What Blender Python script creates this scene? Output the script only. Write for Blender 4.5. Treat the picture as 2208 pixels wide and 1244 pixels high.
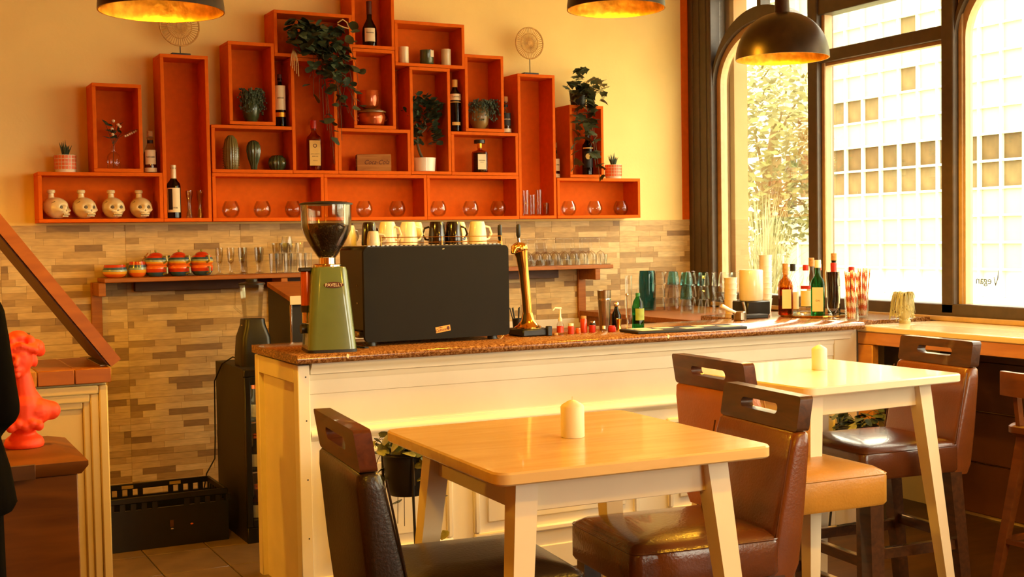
import bpy, bmesh, math, random
from mathutils import Vector, Matrix
random.seed(7)
PI = math.pi
SC = bpy.context.scene
COL = SC.collection
for _o in list(bpy.data.objects): bpy.data.objects.remove(_o)

# ------------------------------------------------------------------ camera
def set_camera():
    yaw, pitch, roll, f = 0.47569, 0.03984, -0.01618, 2666.0
    fw = Vector((math.sin(yaw)*math.cos(pitch), math.cos(yaw)*math.cos(pitch), -math.sin(pitch)))
    r = Vector((math.cos(yaw), -math.sin(yaw), 0)); u = r.cross(fw)
    r2 = math.cos(roll)*r + math.sin(roll)*u; u2 = -math.sin(roll)*r + math.cos(roll)*u
    cd = bpy.data.cameras.new('camera'); cam = bpy.data.objects.new('camera', cd); COL.objects.link(cam)
    m = Matrix((( r2.x, u2.x, -fw.x, 0), (r2.y, u2.y, -fw.y, 0), (r2.z, u2.z, -fw.z, 1.55), (0, 0, 0, 1)))
    cam.matrix_world = m
    cd.sensor_width = 36; cd.lens = f/2208*36; cd.clip_start = .05; cd.clip_end = 200
    SC.camera = cam
set_camera()

# ------------------------------------------------------------------ world, sun, exposure
WORLD_STRENGTH = 10.0
wd = bpy.data.worlds.new('World'); SC.world = wd; wd.use_nodes = True
_bg = wd.node_tree.nodes['Background']
_bg.inputs['Color'].default_value = (1.0, .94, .73, 1); _bg.inputs['Strength'].default_value = WORLD_STRENGTH
SC.view_settings.view_transform = 'Standard'; SC.view_settings.look = 'None'
SC.view_settings.exposure = 0.28; SC.view_settings.gamma = 1.0; SC.view_settings.use_curve_mapping = False
LAMP_COL = (1.0, .50, .025)
LAMP_POWER = 62.0
XW, YW, CEIL = 5.30, 7.38, 3.55
def portal(y0, y1, z0, z1):
    l = bpy.data.lights.new('window_daylight', 'AREA'); l.shape = 'RECTANGLE'; l.size = z1-z0; l.size_y = y1-y0
    l.cycles.is_portal = True
    o = bpy.data.objects.new('window_daylight', l); COL.objects.link(o)
    o.location = (XW+.04, (y0+y1)/2, (z0+z1)/2); o.rotation_euler = (0, PI/2, 0)
portal(-.4, 7.1, 1.1, 3.3)
YF = -2.6
def added_front_portal():  # portal for the unseen front window added as fill
    l = bpy.data.lights.new('window_daylight', 'AREA'); l.shape = 'RECTANGLE'; l.size = 2.0; l.size_y = 1.8; l.cycles.is_portal = True
    o = bpy.data.objects.new('window_daylight', l); COL.objects.link(o); o.location = (4.0, YF-.1, 1.85); o.rotation_euler = (PI/2, 0, 0)
added_front_portal()

# ------------------------------------------------------------------ materials
def lin(h):
    h = h.lstrip('#'); o = []
    for i in (0, 2, 4):
        v = int(h[i:i+2], 16)/255; o.append(v/12.92 if v <= .04045 else ((v+.055)/1.055)**2.4)
    return tuple(o)
MATS = {}
def mat(name, col, rough=.5, metal=0, var=0, vscale=8, bump=0, bscale=40, coat=0, spec=.5, stretch=None, emit=None, estr=0, trans=0, sub=0):
    if name in MATS: return MATS[name]
    c = lin(col) if isinstance(col, str) else col
    m = bpy.data.materials.new(name); m.use_nodes = True; nt = m.node_tree; n = nt.nodes; L = nt.links
    b = n['Principled BSDF']
    b.inputs['Base Color'].default_value = (*c, 1); b.inputs['Roughness'].default_value = rough
    b.inputs['Metallic'].default_value = metal; b.inputs['Coat Weight'].default_value = coat
    b.inputs['Specular IOR Level'].default_value = spec; b.inputs['Transmission Weight'].default_value = trans
    if sub: b.inputs['Subsurface Weight'].default_value = sub; b.inputs['Subsurface Radius'].default_value = (.02, .012, .006)
    if emit: b.inputs['Emission Color'].default_value = (*emit, 1); b.inputs['Emission Strength'].default_value = estr
    if var or bump:
        tc = n.new('ShaderNodeTexCoord'); mp = n.new('ShaderNodeMapping'); L.new(tc.outputs['Object'], mp.inputs['Vector'])
        if stretch: mp.inputs['Scale'].default_value = stretch
    if var:
        tx = n.new('ShaderNodeTexNoise'); tx.inputs['Scale'].default_value = vscale; tx.inputs['Detail'].default_value = 5
        L.new(mp.outputs['Vector'], tx.inputs['Vector'])
        rp = n.new('ShaderNodeValToRGB'); rp.color_ramp.elements[0].position = .3; rp.color_ramp.elements[1].position = .72
        rp.color_ramp.elements[0].color = (*[max(0, x*(1-var)) for x in c], 1); rp.color_ramp.elements[1].color = (*[min(1, x*(1+var)) for x in c], 1)
        L.new(tx.outputs['Fac'], rp.inputs['Fac']); L.new(rp.outputs['Color'], b.inputs['Base Color'])
    if bump:
        t2 = n.new('ShaderNodeTexNoise'); t2.inputs['Scale'].default_value = bscale; t2.inputs['Detail'].default_value = 3
        L.new(mp.outputs['Vector'], t2.inputs['Vector'])
        bp = n.new('ShaderNodeBump'); bp.inputs['Strength'].default_value = bump; bp.inputs['Distance'].default_value = .01
        L.new(t2.outputs['Fac'], bp.inputs['Height']); L.new(bp.outputs['Normal'], b.inputs['Normal'])
    MATS[name] = m; return m
def thin_glass(name, col=(1, 1, 1), refl=.42, rough=.03, base=.03):
    """clear glassware and panes: tinted see-through with a Fresnel gloss"""
    if name in MATS: return MATS[name]
    m = bpy.data.materials.new(name); m.use_nodes = True; nt = m.node_tree; n = nt.nodes; L = nt.links
    n.remove(n['Principled BSDF']); out = n['Material Output']
    t = n.new('ShaderNodeBsdfTransparent'); t.inputs['Color'].default_value = (*col, 1)
    g = n.new('ShaderNodeBsdfGlossy'); g.inputs['Roughness'].default_value = rough
    lw = n.new('ShaderNodeLayerWeight'); lw.inputs['Blend'].default_value = .25
    mr = n.new('ShaderNodeMapRange'); mr.inputs['To Min'].default_value = base; mr.inputs['To Max'].default_value = refl
    L.new(lw.outputs['Fresnel'], mr.inputs['Value'])
    mx = n.new('ShaderNodeMixShader'); L.new(mr.outputs['Result'], mx.inputs['Fac']); L.new(t.outputs[0], mx.inputs[1]); L.new(g.outputs[0], mx.inputs[2])
    L.new(mx.outputs[0], out.inputs['Surface']); MATS[name] = m; return m
def wood(name, c1, c2, rough=.45, scale=6, stretch=(1, 8, 8), coat=0):
    if name in MATS: return MATS[name]
    m = bpy.data.materials.new(name); m.use_nodes = True; nt = m.node_tree; n = nt.nodes; L = nt.links; b = n['Principled BSDF']
    tc = n.new('ShaderNodeTexCoord'); mp = n.new('ShaderNodeMapping'); mp.inputs['Scale'].default_value = stretch
    L.new(tc.outputs['Object'], mp.inputs['Vector'])
    tx = n.new('ShaderNodeTexNoise'); tx.inputs['Scale'].default_value = scale; tx.inputs['Detail'].default_value = 6; tx.inputs['Distortion'].default_value = .8
    L.new(mp.outputs['Vector'], tx.inputs['Vector'])
    rp = n.new('ShaderNodeValToRGB'); rp.color_ramp.elements[0].position = .3; rp.color_ramp.elements[1].position = .7
    rp.color_ramp.elements[0].color = (*lin(c1), 1); rp.color_ramp.elements[1].color = (*lin(c2), 1)
    L.new(tx.outputs['Fac'], rp.inputs['Fac']); L.new(rp.outputs['Color'], b.inputs['Base Color'])
    b.inputs['Roughness'].default_value = rough; b.inputs['Coat Weight'].default_value = coat; b.inputs['Specular IOR Level'].default_value = .35
    bp = n.new('ShaderNodeBump'); bp.inputs['Strength'].default_value = .12; bp.inputs['Distance'].default_value = .004
    L.new(tx.outputs['Fac'], bp.inputs['Height']); L.new(bp.outputs['Normal'], b.inputs['Normal'])
    MATS[name] = m; return m
def granite(name):
    m = bpy.data.materials.new(name); m.use_nodes = True; nt = m.node_tree; n = nt.nodes; L = nt.links; b = n['Principled BSDF']
    tc = n.new('ShaderNodeTexCoord')
    v = n.new('ShaderNodeTexVoronoi'); v.inputs['Scale'].default_value = 260; L.new(tc.outputs['Object'], v.inputs['Vector'])
    x = n.new('ShaderNodeTexNoise'); x.inputs['Scale'].default_value = 90; x.inputs['Detail'].default_value = 6; L.new(tc.outputs['Object'], x.inputs['Vector'])
    mx = n.new('ShaderNodeMath'); mx.operation = 'MULTIPLY_ADD'; mx.inputs[1].default_value = .35; L.new(v.outputs['Distance'], mx.inputs[0]); L.new(x.outputs['Fac'], mx.inputs[2])
    rp = n.new('ShaderNodeValToRGB'); e = rp.color_ramp.elements; e[0].position = .36; e[0].color = (*lin('#1c0f07'), 1); e[1].position = .66; e[1].color = (*lin('#7c4c22'), 1)
    k = e.new(.5); k.color = (*lin('#5a3316'), 1); k2 = e.new(.85); k2.color = (*lin('#a87c4c'), 1)
    L.new(mx.outputs[0], rp.inputs['Fac']); L.new(rp.outputs['Color'], b.inputs['Base Color']); b.inputs['Roughness'].default_value = .16
    MATS[name] = m; return m
M_ORANGE = mat('orange paint', (.66, .115, .002), .6, var=.06, vscale=30, bump=.04, spec=.08)
M_CREAM = mat('cream wall paint', (.87, .665, .255), .85, var=.04, vscale=3, bump=.08, bscale=60, spec=.2)
M_ROOM = mat('terracotta wall paint', (.72, .25, .02), .85, var=.04, vscale=3, spec=.2)  # unseen walls, coloured orange so their bounce warms the left side
M_WHITE = mat('white satin paint', (.92, .84, .66), .35, var=.03, vscale=5)
M_WHITE_OLD = mat('cream satin paint', (.84, .72, .48), .4, var=.05, vscale=6)
M_CEIL = mat('ceiling paint', (.80, .45, .13), .8, var=.03, vscale=2)  # unseen ceiling, orange tan chosen for warm bounce light
M_DKFRAME = mat('brown window paint', '#4a3b2a', .45, var=.15, vscale=20, bump=.05)
M_TANFRAME = mat('pale window bead', '#b99a6c', .5, var=.1, vscale=20)
M_SALMON = mat('salmon render', (.34, .185, .08), .8, var=.08, vscale=6, bump=.1)
M_GRAN = granite('brown granite')
M_BLACK = mat('black plastic', '#15120e', .38, var=.1, vscale=20)
M_BLACKM = mat('matt black metal', '#1d1813', .5, var=.12, vscale=12)
M_PANEL = mat('charcoal machine panel', '#18140e', .6, spec=.15, var=.08, vscale=8)
M_CHROME = mat('chrome', '#d9cfc0', .12, 1, var=.05)
M_STEEL = mat('brushed steel', '#a89880', .28, 1, var=.1, vscale=30, stretch=(1, 1, 12))
M_BRASS = mat('brass', '#d9a24a', .14, 1, var=.06)
M_GOLD = mat('gold leaf', '#d9a238', .42, 1, var=.35, vscale=26, bump=.25, bscale=30)
M_LAMPOUT = mat('bronzed black lamp metal', '#3a2a1a', .38, .7, var=.45, vscale=9)
M_GLASS = thin_glass('clear glass', (.97, .97, .95))
M_GLASSW = thin_glass('window pane', (.99, .99, .97), .35, .0, .015)
M_GLSMOKE = thin_glass('smoked glass', (.80, .75, .70))
M_GLTEAL = thin_glass('teal glass', (.28, .55, .60))
M_GLBLUE = thin_glass('turquoise glass', (.45, .84, .95))
M_GLPALE = thin_glass('pale blue glass', (.88, .96, .98))
M_GLGREEN = thin_glass('green bottle glass', (.10, .52, .24))
M_GLDARK = thin_glass('dark bottle glass', (.10, .07, .04))
M_GLAMBER = thin_glass('amber bottle glass', (.72, .30, .05))
M_GLDKGREEN = thin_glass('dark green bottle glass', (.05, .12, .04))
M_PAPER = mat('label paper', '#e8d7ae', .6, var=.05, vscale=20)
M_PAPERY = mat('yellow label paper', '#e2b95f', .6, var=.05, vscale=20)
M_INK = mat('black ink', '#191512', .6, var=.05)
M_INKR = mat('red brown ink', '#521c08', .6, var=.05)
M_RED = mat('red cap', '#b8260f', .35, var=.06)
M_CORK = mat('cork', '#b98c55', .8, var=.25, vscale=80)
M_CERAM = mat('white glazed ceramic', '#ece1cc', .22, var=.03, coat=.4)
M_CERAMB = mat('black glazed ceramic', '#1a0f0a', .15, var=.1, coat=.5)
M_BONE = mat('bone ceramic', '#e3cf9f', .3, var=.10, vscale=14, coat=.3)
M_TOOTH = mat('skull paint line', '#5d4a2c', .5, var=.1)
M_COPPER = mat('copper glaze', '#b8521a', .2, .5, var=.2, vscale=9, coat=.4)
M_CACTUS = mat('green glazed ceramic', '#3c4a2c', .18, var=.25, vscale=14, coat=.5)
M_CACTUS2 = mat('olive glazed ceramic', '#6c6132', .2, var=.2, vscale=14, coat=.5)
M_LEAFD = mat('dark green leaf', '#3a4a32', .5, var=.3, vscale=18)
M_LEAFM = mat('mid green leaf', '#566140', .5, var=.25, vscale=18)
M_LEAFV = mat('variegated leaf', '#8d8a4a', .5, var=.4, vscale=30)
M_LEAFI = mat('ivy leaf', '#4f5738', .5, var=.35, vscale=26)
M_LEAFP = mat('pale ivy leaf', '#a8a06a', .5, var=.3, vscale=26)
M_STEM = mat('plant stem', '#5a4a2a', .7, var=.2)
M_RAFFIA = mat('raffia', '#d3b476', .8, var=.2)
M_WAX = mat('ivory candle wax', '#efe4c6', .45, var=.02, sub=.1)
M_WICK = mat('wick', '#2a2219', .9, var=.1)
M_RATTAN = mat('rattan', '#c79a4e', .7, var=.25, vscale=40)
M_TERRA = mat('terracotta tile glaze', '#d9662c', .4, var=.1, vscale=20)
M_GROUT = mat('white grout', '#efe0c0', .7, var=.04)
M_TABLE = wood('pale birch table top', '#d3ac70', '#dfbd84', .26, 3, (1, 7, 7), .2)
M_TBLWH = mat('white table paint', '#ead7b4', .4, var=.03, vscale=8)
M_SHELFW = wood('warm shelf wood', '#8a4d12', '#a5621c', .5, 5, (1, 9, 9))
M_FLAPW = wood('oiled counter wood', '#8a4a0c', '#a35c12', .4, 4, (1.2, 9, 5), .1)
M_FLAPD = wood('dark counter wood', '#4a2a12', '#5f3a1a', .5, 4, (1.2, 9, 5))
M_LEDGEW = wood('ledge wood', '#a8681c', '#c08232', .28, 3, (8, 1, 8), .2)
M_LEDGET = wood('pale lacquered ledge top', '#d8bd8c', '#e2cb9c', .2, 3, (8, 1, 8), .4)  # window glare on the ledge put into a paler top colour
M_PANELW = wood('brown wall boarding', '#4a260c', '#5f3412', .5, 2.2, (6, 1, 1))
M_PEDW = wood('walnut pedestal veneer', '#5a300c', '#7e4a14', .45, 2.4, (1, 3, 7))
M_CHAIRW = wood('dark chair wood', '#3a2414', '#54331b', .3, 8, (5, 1, 5), .25)
M_CHAIRWR = wood('red chair wood', '#4a2410', '#633216', .3, 8, (5, 1, 5), .25)  # orange lamp light on the rail tops put into the wood colour
M_STOOLW = wood('stool wood', '#653510', '#7a4418', .4, 5, (5, 1, 5))
M_LEATHT = mat('tan leather', '#6e3a13', .30, var=.22, vscale=6, bump=.12, bscale=120, coat=.15)
M_LEATHT2 = mat('orange tan leather', '#ab611f', .42, var=.12, vscale=6, bump=.1, bscale=120)
M_LEATHY = mat('ochre leather', '#b9822f', .35, var=.12, vscale=6, bump=.12, bscale=120)
M_LEATHD = mat('dark brown leather', '#2a1d13', .34, var=.2, vscale=6, bump=.12, bscale=120, coat=.1)  # left foreground chair stands unlit, its shade put into this colour
M_LEATHS = mat('brown seat leather', '#5a2f14', .24, var=.2, vscale=6, bump=.1, bscale=120, coat=.25)
M_GRIND = mat('sage green enamel', '#5d6a3e', .18, var=.06, vscale=10, coat=.6)
M_BEAN = mat('coffee beans', '#2a1608', .4, var=.4, vscale=120, bump=.8, bscale=160)
M_HOPPER = thin_glass('hopper plastic', (.93, .90, .82), .8, .04)
M_BUST = mat('neon orange plaster', '#ee3f0c', .6, var=.06, vscale=10, bump=.1, bscale=50)
M_COAT = mat('black coat cloth', '#0a0704', .95, spec=.05, var=.2, vscale=60)
M_TROUS = mat('dark trouser cloth', '#0e0a06', .95, spec=.05, var=.2, vscale=60)
M_SKIN = mat('skin', '#b98060', .55, var=.06)
M_HAIR = mat('dark hair', '#1a120c', .6, var=.3, vscale=80)
M_SHOE = mat('black shoe leather', '#120f0d', .35, var=.1)
M_SPLASH = mat('pale splashback', '#d9cdb4', .3, var=.04)
M_RUBBER = mat('black rubber', '#191613', .6, var=.1)
M_FRLIGHT = mat('fridge light strip', '#fff0b0', .5, emit=(1, .85, .45), estr=2.2)
M_FRIN = mat('fridge lining', '#e6dcc0', .4, var=.03)
M_STRIPE_O = mat('orange glaze', '#d9641a', .25, var=.06, coat=.4)
M_STRIPE_R = mat('red glaze', '#c23a12', .25, var=.06, coat=.4)
M_STRIPE_B = mat('blue glaze', '#35566a', .25, var=.06, coat=.4)
M_STRIPE_L = mat('pale teal glaze', '#8fa38a', .25, var=.06, coat=.4)
M_STRIPE_Y = mat('yellow glaze', '#d9a02c', .25, var=.06, coat=.4)
M_STRIPE_G = mat('green glaze', '#8a8a4a', .25, var=.06, coat=.4)
M_COLA = thin_glass('cola drink', (.05, .018, .008), .5)
M_STRAWW = mat('paper straw white', '#ecd9bc', .6, var=.04)
M_STRAWR = mat('paper straw red', '#c4541f', .6, var=.05)
M_POTG = mat('grey green ceramic', '#b3a876', .5, var=.12, vscale=10)
M_POTB = mat('brown glazed vase', '#8a6a34', .3, var=.2, vscale=10, coat=.3)
M_WIRE = mat('black cable', '#14110e', .5, var=.1)
M_STONE = [mat('stone strip %d' % i, h, .55, var=.16, vscale=14, stretch=(1, 1, 5)) for i, h in enumerate(('#cbae76', '#c2a268', '#b2925a', '#9e7d47', '#89693c'))]
M_FTILE = mat('beige floor tile', '#7d6440', .4, var=.25, vscale=7)
M_FGROUT = mat('dark grout', '#3a2f22', .8, var=.1)
M_FLOORW = wood('dark floor boards', '#3a2413', '#4f3219', .4, 2, (1, 9, 1))
M_FACADE = mat('pale facade', (.6, .58, .42), .8, spec=.1, var=.05, vscale=1)
M_PANEL1 = mat('pale facade pane', (.30, .30, .21), .6, spec=.1, var=.06, vscale=1)
M_PANEL2 = mat('brown facade pane', (.085, .055, .02), .6, spec=.1, var=.3, vscale=2)  # brown and tan panes paint in reflections
M_PANEL3 = mat('tan facade pane', (.12, .085, .035), .6, spec=.1, var=.3, vscale=2)
M_GROUND = mat('street paving', '#cfc3a2', .8, var=.08, vscale=1)
M_LAWN = mat('lawn', (.2, .22, .09), .9, var=.2, vscale=3)
M_TREE = mat('tree foliage', (.12, .12, .028), .7, var=.35, vscale=3)
M_GRASS = mat('pampas blades', (.26, .24, .12), .7, var=.25, vscale=6)
M_BARK = mat('bark', '#6a5638', .9, var=.3)

# ------------------------------------------------------------------ mesh builder
class MB:
    def __init__(s): s.v = []; s.f = []; s.m = []
    def add(s, vs, fs, m=0):
        b = len(s.v); s.v += [tuple(x) for x in vs]; s.f += [tuple(b+i for i in f) for f in fs]
        s.m += [m]*len(fs) if isinstance(m, int) else list(m); return s
    def box(s, x0, y0, z0, x1, y1, z1, b=0, m=0):
        if b <= 0:
            s.add([(x0, y0, z0), (x1, y0, z0), (x1, y1, z0), (x0, y1, z0), (x0, y0, z1), (x1, y0, z1), (x1, y1, z1), (x0, y1, z1)],
                  [(0, 3, 2, 1), (4, 5, 6, 7), (0, 1, 5, 4), (1, 2, 6, 5), (2, 3, 7, 6), (3, 0, 4, 7)], m); return s
        b = min(b, (x1-x0)*.49, (y1-y0)*.49, (z1-z0)*.49)
        X = (x0, x1); Y = (y0, y1); Z = (z0, z1); vs = []; idx = {}
        for i in (0, 1):
            for j in (0, 1):
                for k in (0, 1):
                    sx = b if i == 0 else -b; sy = b if j == 0 else -b; sz = b if k == 0 else -b
                    idx[i, j, k, 'x'] = len(vs); vs.append((X[i], Y[j]+sy, Z[k]+sz))
                    idx[i, j, k, 'y'] = len(vs); vs.append((X[i]+sx, Y[j], Z[k]+sz))
                    idx[i, j, k, 'z'] = len(vs); vs.append((X[i]+sx, Y[j]+sy, Z[k]))
        g = lambda i, j, k, a: idx[i, j, k, a]
        fs = []
        for i in (0, 1): fs.append([g(i, 0, 0, 'x'), g(i, 1, 0, 'x'), g(i, 1, 1, 'x'), g(i, 0, 1, 'x')][::1 if i else -1])
        for j in (0, 1): fs.append([g(0, j, 0, 'y'), g(0, j, 1, 'y'), g(1, j, 1, 'y'), g(1, j, 0, 'y')][::1 if j else -1])
        for k in (0, 1): fs.append([g(0, 0, k, 'z'), g(1, 0, k, 'z'), g(1, 1, k, 'z'), g(0, 1, k, 'z')][::1 if k else -1])
        for j in (0, 1):
            for k in (0, 1): fs.append([g(0, j, k, 'y'), g(1, j, k, 'y'), g(1, j, k, 'z'), g(0, j, k, 'z')])
        for i in (0, 1):
            for k in (0, 1): fs.append([g(i, 0, k, 'x'), g(i, 1, k, 'x'), g(i, 1, k, 'z'), g(i, 0, k, 'z')])
        for i in (0, 1):
            for j in (0, 1): fs.append([g(i, j, 0, 'x'), g(i, j, 1, 'x'), g(i, j, 1, 'y'), g(i, j, 0, 'y')])
        for i in (0, 1):
            for j in (0, 1):
                for k in (0, 1): fs.append([g(i, j, k, 'x'), g(i, j, k, 'y'), g(i, j, k, 'z')])
        s.add(vs, fs, m); return s
    def prism(s, poly, z0, z1, m=0):
        n = len(poly); vs = [(x, y, z0) for x, y in poly]+[(x, y, z1) for x, y in poly]
        s.add(vs, [tuple(range(n))[::-1], tuple(range(n, 2*n))]+[(i, (i+1) % n, n+(i+1) % n, n+i) for i in range(n)], m); return s
    def yprism(s, poly, y0, y1, m=0):       # polygon in (x,z)
        n = len(poly); vs = [(x, y0, z) for x, z in poly]+[(x, y1, z) for x, z in poly]
        s.add(vs, [tuple(range(n)), tuple(range(n, 2*n))[::-1]]+[(i, n+i, n+(i+1) % n, (i+1) % n) for i in range(n)], m); return s
    def xprism(s, poly, x0, x1, m=0):       # polygon in (y,z)
        n = len(poly); vs = [(x0, y, z) for y, z in poly]+[(x1, y, z) for y, z in poly]
        s.add(vs, [tuple(range(n))[::-1], tuple(range(n, 2*n))]+[(i, (i+1) % n, n+(i+1) % n, n+i) for i in range(n)], m); return s
    def lathe(s, prof, c=(0, 0, 0), n=24, m=0, a0=0, a1=2*PI, rib=0, nrib=0, caps=True, sx=1, sy=1):
        full = abs(a1-a0-2*PI) < 1e-6; cols = n if full else n+1; vs = []; fs = []; ms = []
        for r, z in prof:
            for i in range(cols):
                a = a0+(a1-a0)*i/n; q = r*(1+rib*abs(math.cos(nrib*a/2))-rib) if rib else r
                vs.append((c[0]+q*math.cos(a)*sx, c[1]+q*math.sin(a)*sy, c[2]+z))
        for j in range(len(prof)-1):
            for i in range(n):
                k = (i+1) % cols; fs.append((j*cols+i, j*cols+k, (j+1)*cols+k, (j+1)*cols+i)); ms.append(m if isinstance(m, int) else m[j])
        if full and caps:
            if prof[0][0] > 1e-5: fs.append(tuple(range(cols))[::-1]); ms.append(ms[0])
            if prof[-1][0] > 1e-5: fs.append(tuple((len(prof)-1)*cols+i for i in range(cols))); ms.append(ms[-1])
        s.add(vs, fs, ms); return s
    def cyl(s, p0, p1, r0, r1=None, n=12, m=0):
        r1 = r0 if r1 is None else r1; p0 = Vector(p0); p1 = Vector(p1); d = (p1-p0).normalized()
        u = d.orthogonal().normalized(); w = d.cross(u); vs = []
        for p, r in ((p0, r0), (p1, r1)):
            for i in range(n): a = 2*PI*i/n; vs.append(p+u*r*math.cos(a)+w*r*math.sin(a))
        s.add(vs, [(i, (i+1) % n, n+(i+1) % n, n+i) for i in range(n)]+[tuple(range(n))[::-1], tuple(range(n, 2*n))], m); return s
    def tube(s, pts, r, n=8, m=0, closed=False):
        pts = [Vector(p) for p in pts]; rs = r if isinstance(r, (list, tuple)) else [r]*len(pts); vs = []; K = len(pts); pu = None
        for i, p in enumerate(pts):
            a = pts[(i-1) % K] if (closed or i > 0) else p; b = pts[(i+1) % K] if (closed or i < K-1) else p
            d = (b-a).normalized()
            if pu is None: u = d.orthogonal().normalized()
            else:
                u = pu-d*pu.dot(d); u = u.normalized() if u.length > 1e-6 else d.orthogonal().normalized()
            pu = u; w = d.cross(u)
            for k in range(n): t = 2*PI*k/n; vs.append(p+u*rs[i]*math.cos(t)+w*rs[i]*math.sin(t))
        fs = []
        for i in range(K if closed else K-1):
            j = (i+1) % K
            for k in range(n): l = (k+1) % n; fs.append((i*n+k, i*n+l, j*n+l, j*n+k))
        if not closed: fs += [tuple(range(n))[::-1], tuple((K-1)*n+k for k in range(n))]
        s.add(vs, fs, m); return s
    def bar(s, p0, p1, w0, w1, d0=None, d1=None, m=0, up=(0, 1, 0)):   # square tapered bar
        p0 = Vector(p0); p1 = Vector(p1); d = (p1-p0).normalized(); up = Vector(up); u = (up-d*up.dot(d)).normalized(); w = d.cross(u)
        d0 = w0 if d0 is None else d0; d1 = w1 if d1 is None else d1; vs = []
        for p, a, b in ((p0, w0, d0), (p1, w1, d1)):
            for sx, sy in ((-1, -1), (1, -1), (1, 1), (-1, 1)): vs.append(p+w*sx*a/2+u*sy*b/2)
        s.add(vs, [(3, 2, 1, 0), (4, 5, 6, 7), (0, 1, 5, 4), (1, 2, 6, 5), (2, 3, 7, 6), (3, 0, 4, 7)], m); return s
    def ball(s, c, r, n=12, k=8, m=0):
        rx, ry, rz = r if isinstance(r, (tuple, list)) else (r, r, r)
        s.lathe([(max(1e-6, math.sin(PI*i/k)), -math.cos(PI*i/k)*rz) for i in range(k+1)], c, n, m, caps=False, sx=rx, sy=ry); return s
    def loft(s, rings, m=0, cap=True):
        n = len(rings[0]); vs = [p for r in rings for p in r]; fs = []
        for j in range(len(rings)-1):
            for i in range(n): k = (i+1) % n; fs.append((j*n+i, j*n+k, (j+1)*n+k, (j+1)*n+i))
        if cap: fs += [tuple(range(n))[::-1], tuple((len(rings)-1)*n+i for i in range(n))]
        s.add(vs, fs, m); return s
    def mesh(s, name, mats, sharp=38, smooth=True):
        me = bpy.data.meshes.new(name); me.from_pydata(s.v, [], s.f)
        for m in (mats if isinstance(mats, (list, tuple)) else [mats]): me.materials.append(m)
        if len(me.materials) > 1: me.polygons.foreach_set('material_index', s.m)
        bm = bmesh.new(); bm.from_mesh(me); bmesh.ops.recalc_face_normals(bm, faces=bm.faces); bm.to_mesh(me); bm.free()
        if smooth:
            me.polygons.foreach_set('use_smooth', [True]*len(me.polygons)); me.set_sharp_from_angle(angle=math.radians(sharp))
        me.update(); return me
    def build(s, name, mats, parent=None, loc=None, rot=None, sharp=38, smooth=True):
        return put(name, s.mesh(name, mats, sharp, smooth), parent, loc, rot)
def put(name, me, parent=None, loc=None, rot=None):
    o = bpy.data.objects.new(name, me); COL.objects.link(o)
    if parent: o.parent = parent
    if loc: o.location = loc
    if rot: o.rotation_euler = rot
    return o
def tag(o, label=None, cat=None, group=None, kind=None):
    if label: o['label'] = label
    if cat: o['category'] = cat
    if group: o['group'] = group
    if kind: o['kind'] = kind
    return o
def thing(name, label, cat, loc=(0, 0, 0), rz=0, group=None):
    e = bpy.data.objects.new(name, None); COL.objects.link(e); e.location = loc; e.rotation_euler = (0, 0, rz); e.empty_display_size = .05
    return tag(e, label, cat, group)
def copy_tree(o, loc=None, rz=None, label=None, parent=None):
    c = o.copy(); COL.objects.link(c)
    if parent: c.parent = parent
    if loc is not None: c.location = loc
    if rz is not None: c.rotation_euler = (0, 0, rz)
    if label: c['label'] = label
    for k in o.children: copy_tree(k, parent=c)
    return c
_TXT = {}
def text(name, body, size, matl, parent, loc, rot=(PI/2, 0, 0), bend=0, shear=0, ext=.0004, xs=1.0):
    key = (body, size, bend, shear, xs)
    if key not in _TXT:
        cu = bpy.data.curves.new('lettering', 'FONT'); cu.body = body; cu.size = size; cu.align_x = 'CENTER'; cu.align_y = 'CENTER'; cu.extrude = ext; cu.shear = shear; cu.resolution_u = 3
        t = bpy.data.objects.new('lettering', cu); COL.objects.link(t); bpy.context.view_layer.update()
        me = bpy.data.meshes.new_from_object(t.evaluated_get(bpy.context.evaluated_depsgraph_get())); bpy.data.objects.remove(t); bpy.data.curves.remove(cu)
        for v in me.vertices:
            v.co.x *= xs
            if bend: a = v.co.x/bend; r = bend+v.co.z; v.co.x = r*math.sin(a); v.co.z = r*math.cos(a)-bend
        me.materials.clear(); _TXT[key] = me
    me = _TXT[key].copy(); me.materials.append(matl)
    return put(name, me, parent, loc, rot)
def remesh(name, mb, voxel, smooth_it, matl, parent=None, loc=None, rot=None):
    o = mb.build(name, matl, None, smooth=False)
    r = o.modifiers.new('r', 'REMESH'); r.mode = 'VOXEL'; r.voxel_size = voxel; r.use_smooth_shade = True
    if smooth_it: s = o.modifiers.new('s', 'SMOOTH'); s.iterations = smooth_it; s.factor = .5
    bpy.context.view_layer.update()
    me = bpy.data.meshes.new_from_object(o.evaluated_get(bpy.context.evaluated_depsgraph_get())); bpy.data.objects.remove(o)
    me.name = name; me.polygons.foreach_set('use_smooth', [True]*len(me.polygons))
    return put(name, me, parent, loc, rot)
def capsule(mb, p0, p1, r0, r1, n=14):
    p0 = Vector(p0); p1 = Vector(p1); d = p1-p0; L = d.length
    if L < 1e-5: mb.ball(p0, r0, n, 8); return
    pts = []; rs = []
    for i in range(5): a = PI/2*(i/4); pts.append(p0-d/L*r0*math.cos(a)*.999); rs.append(max(.0005, r0*math.sin(a)))
    for i in range(5): a = PI/2*(i/4); pts.append(p1+d/L*r1*math.sin(a)*.999); rs.append(max(.0005, r1*math.cos(a)))
    mb.tube(pts, rs, n)
def struct(o, label=None): o['kind'] = 'structure'; return tag(o, label) if label else o
def qbez(a, b, c, n): return [tuple((1-t)**2*a[i]+2*t*(1-t)*b[i]+t*t*c[i] for i in range(3)) for t in [k/n for k in range(n+1)]]

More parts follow.
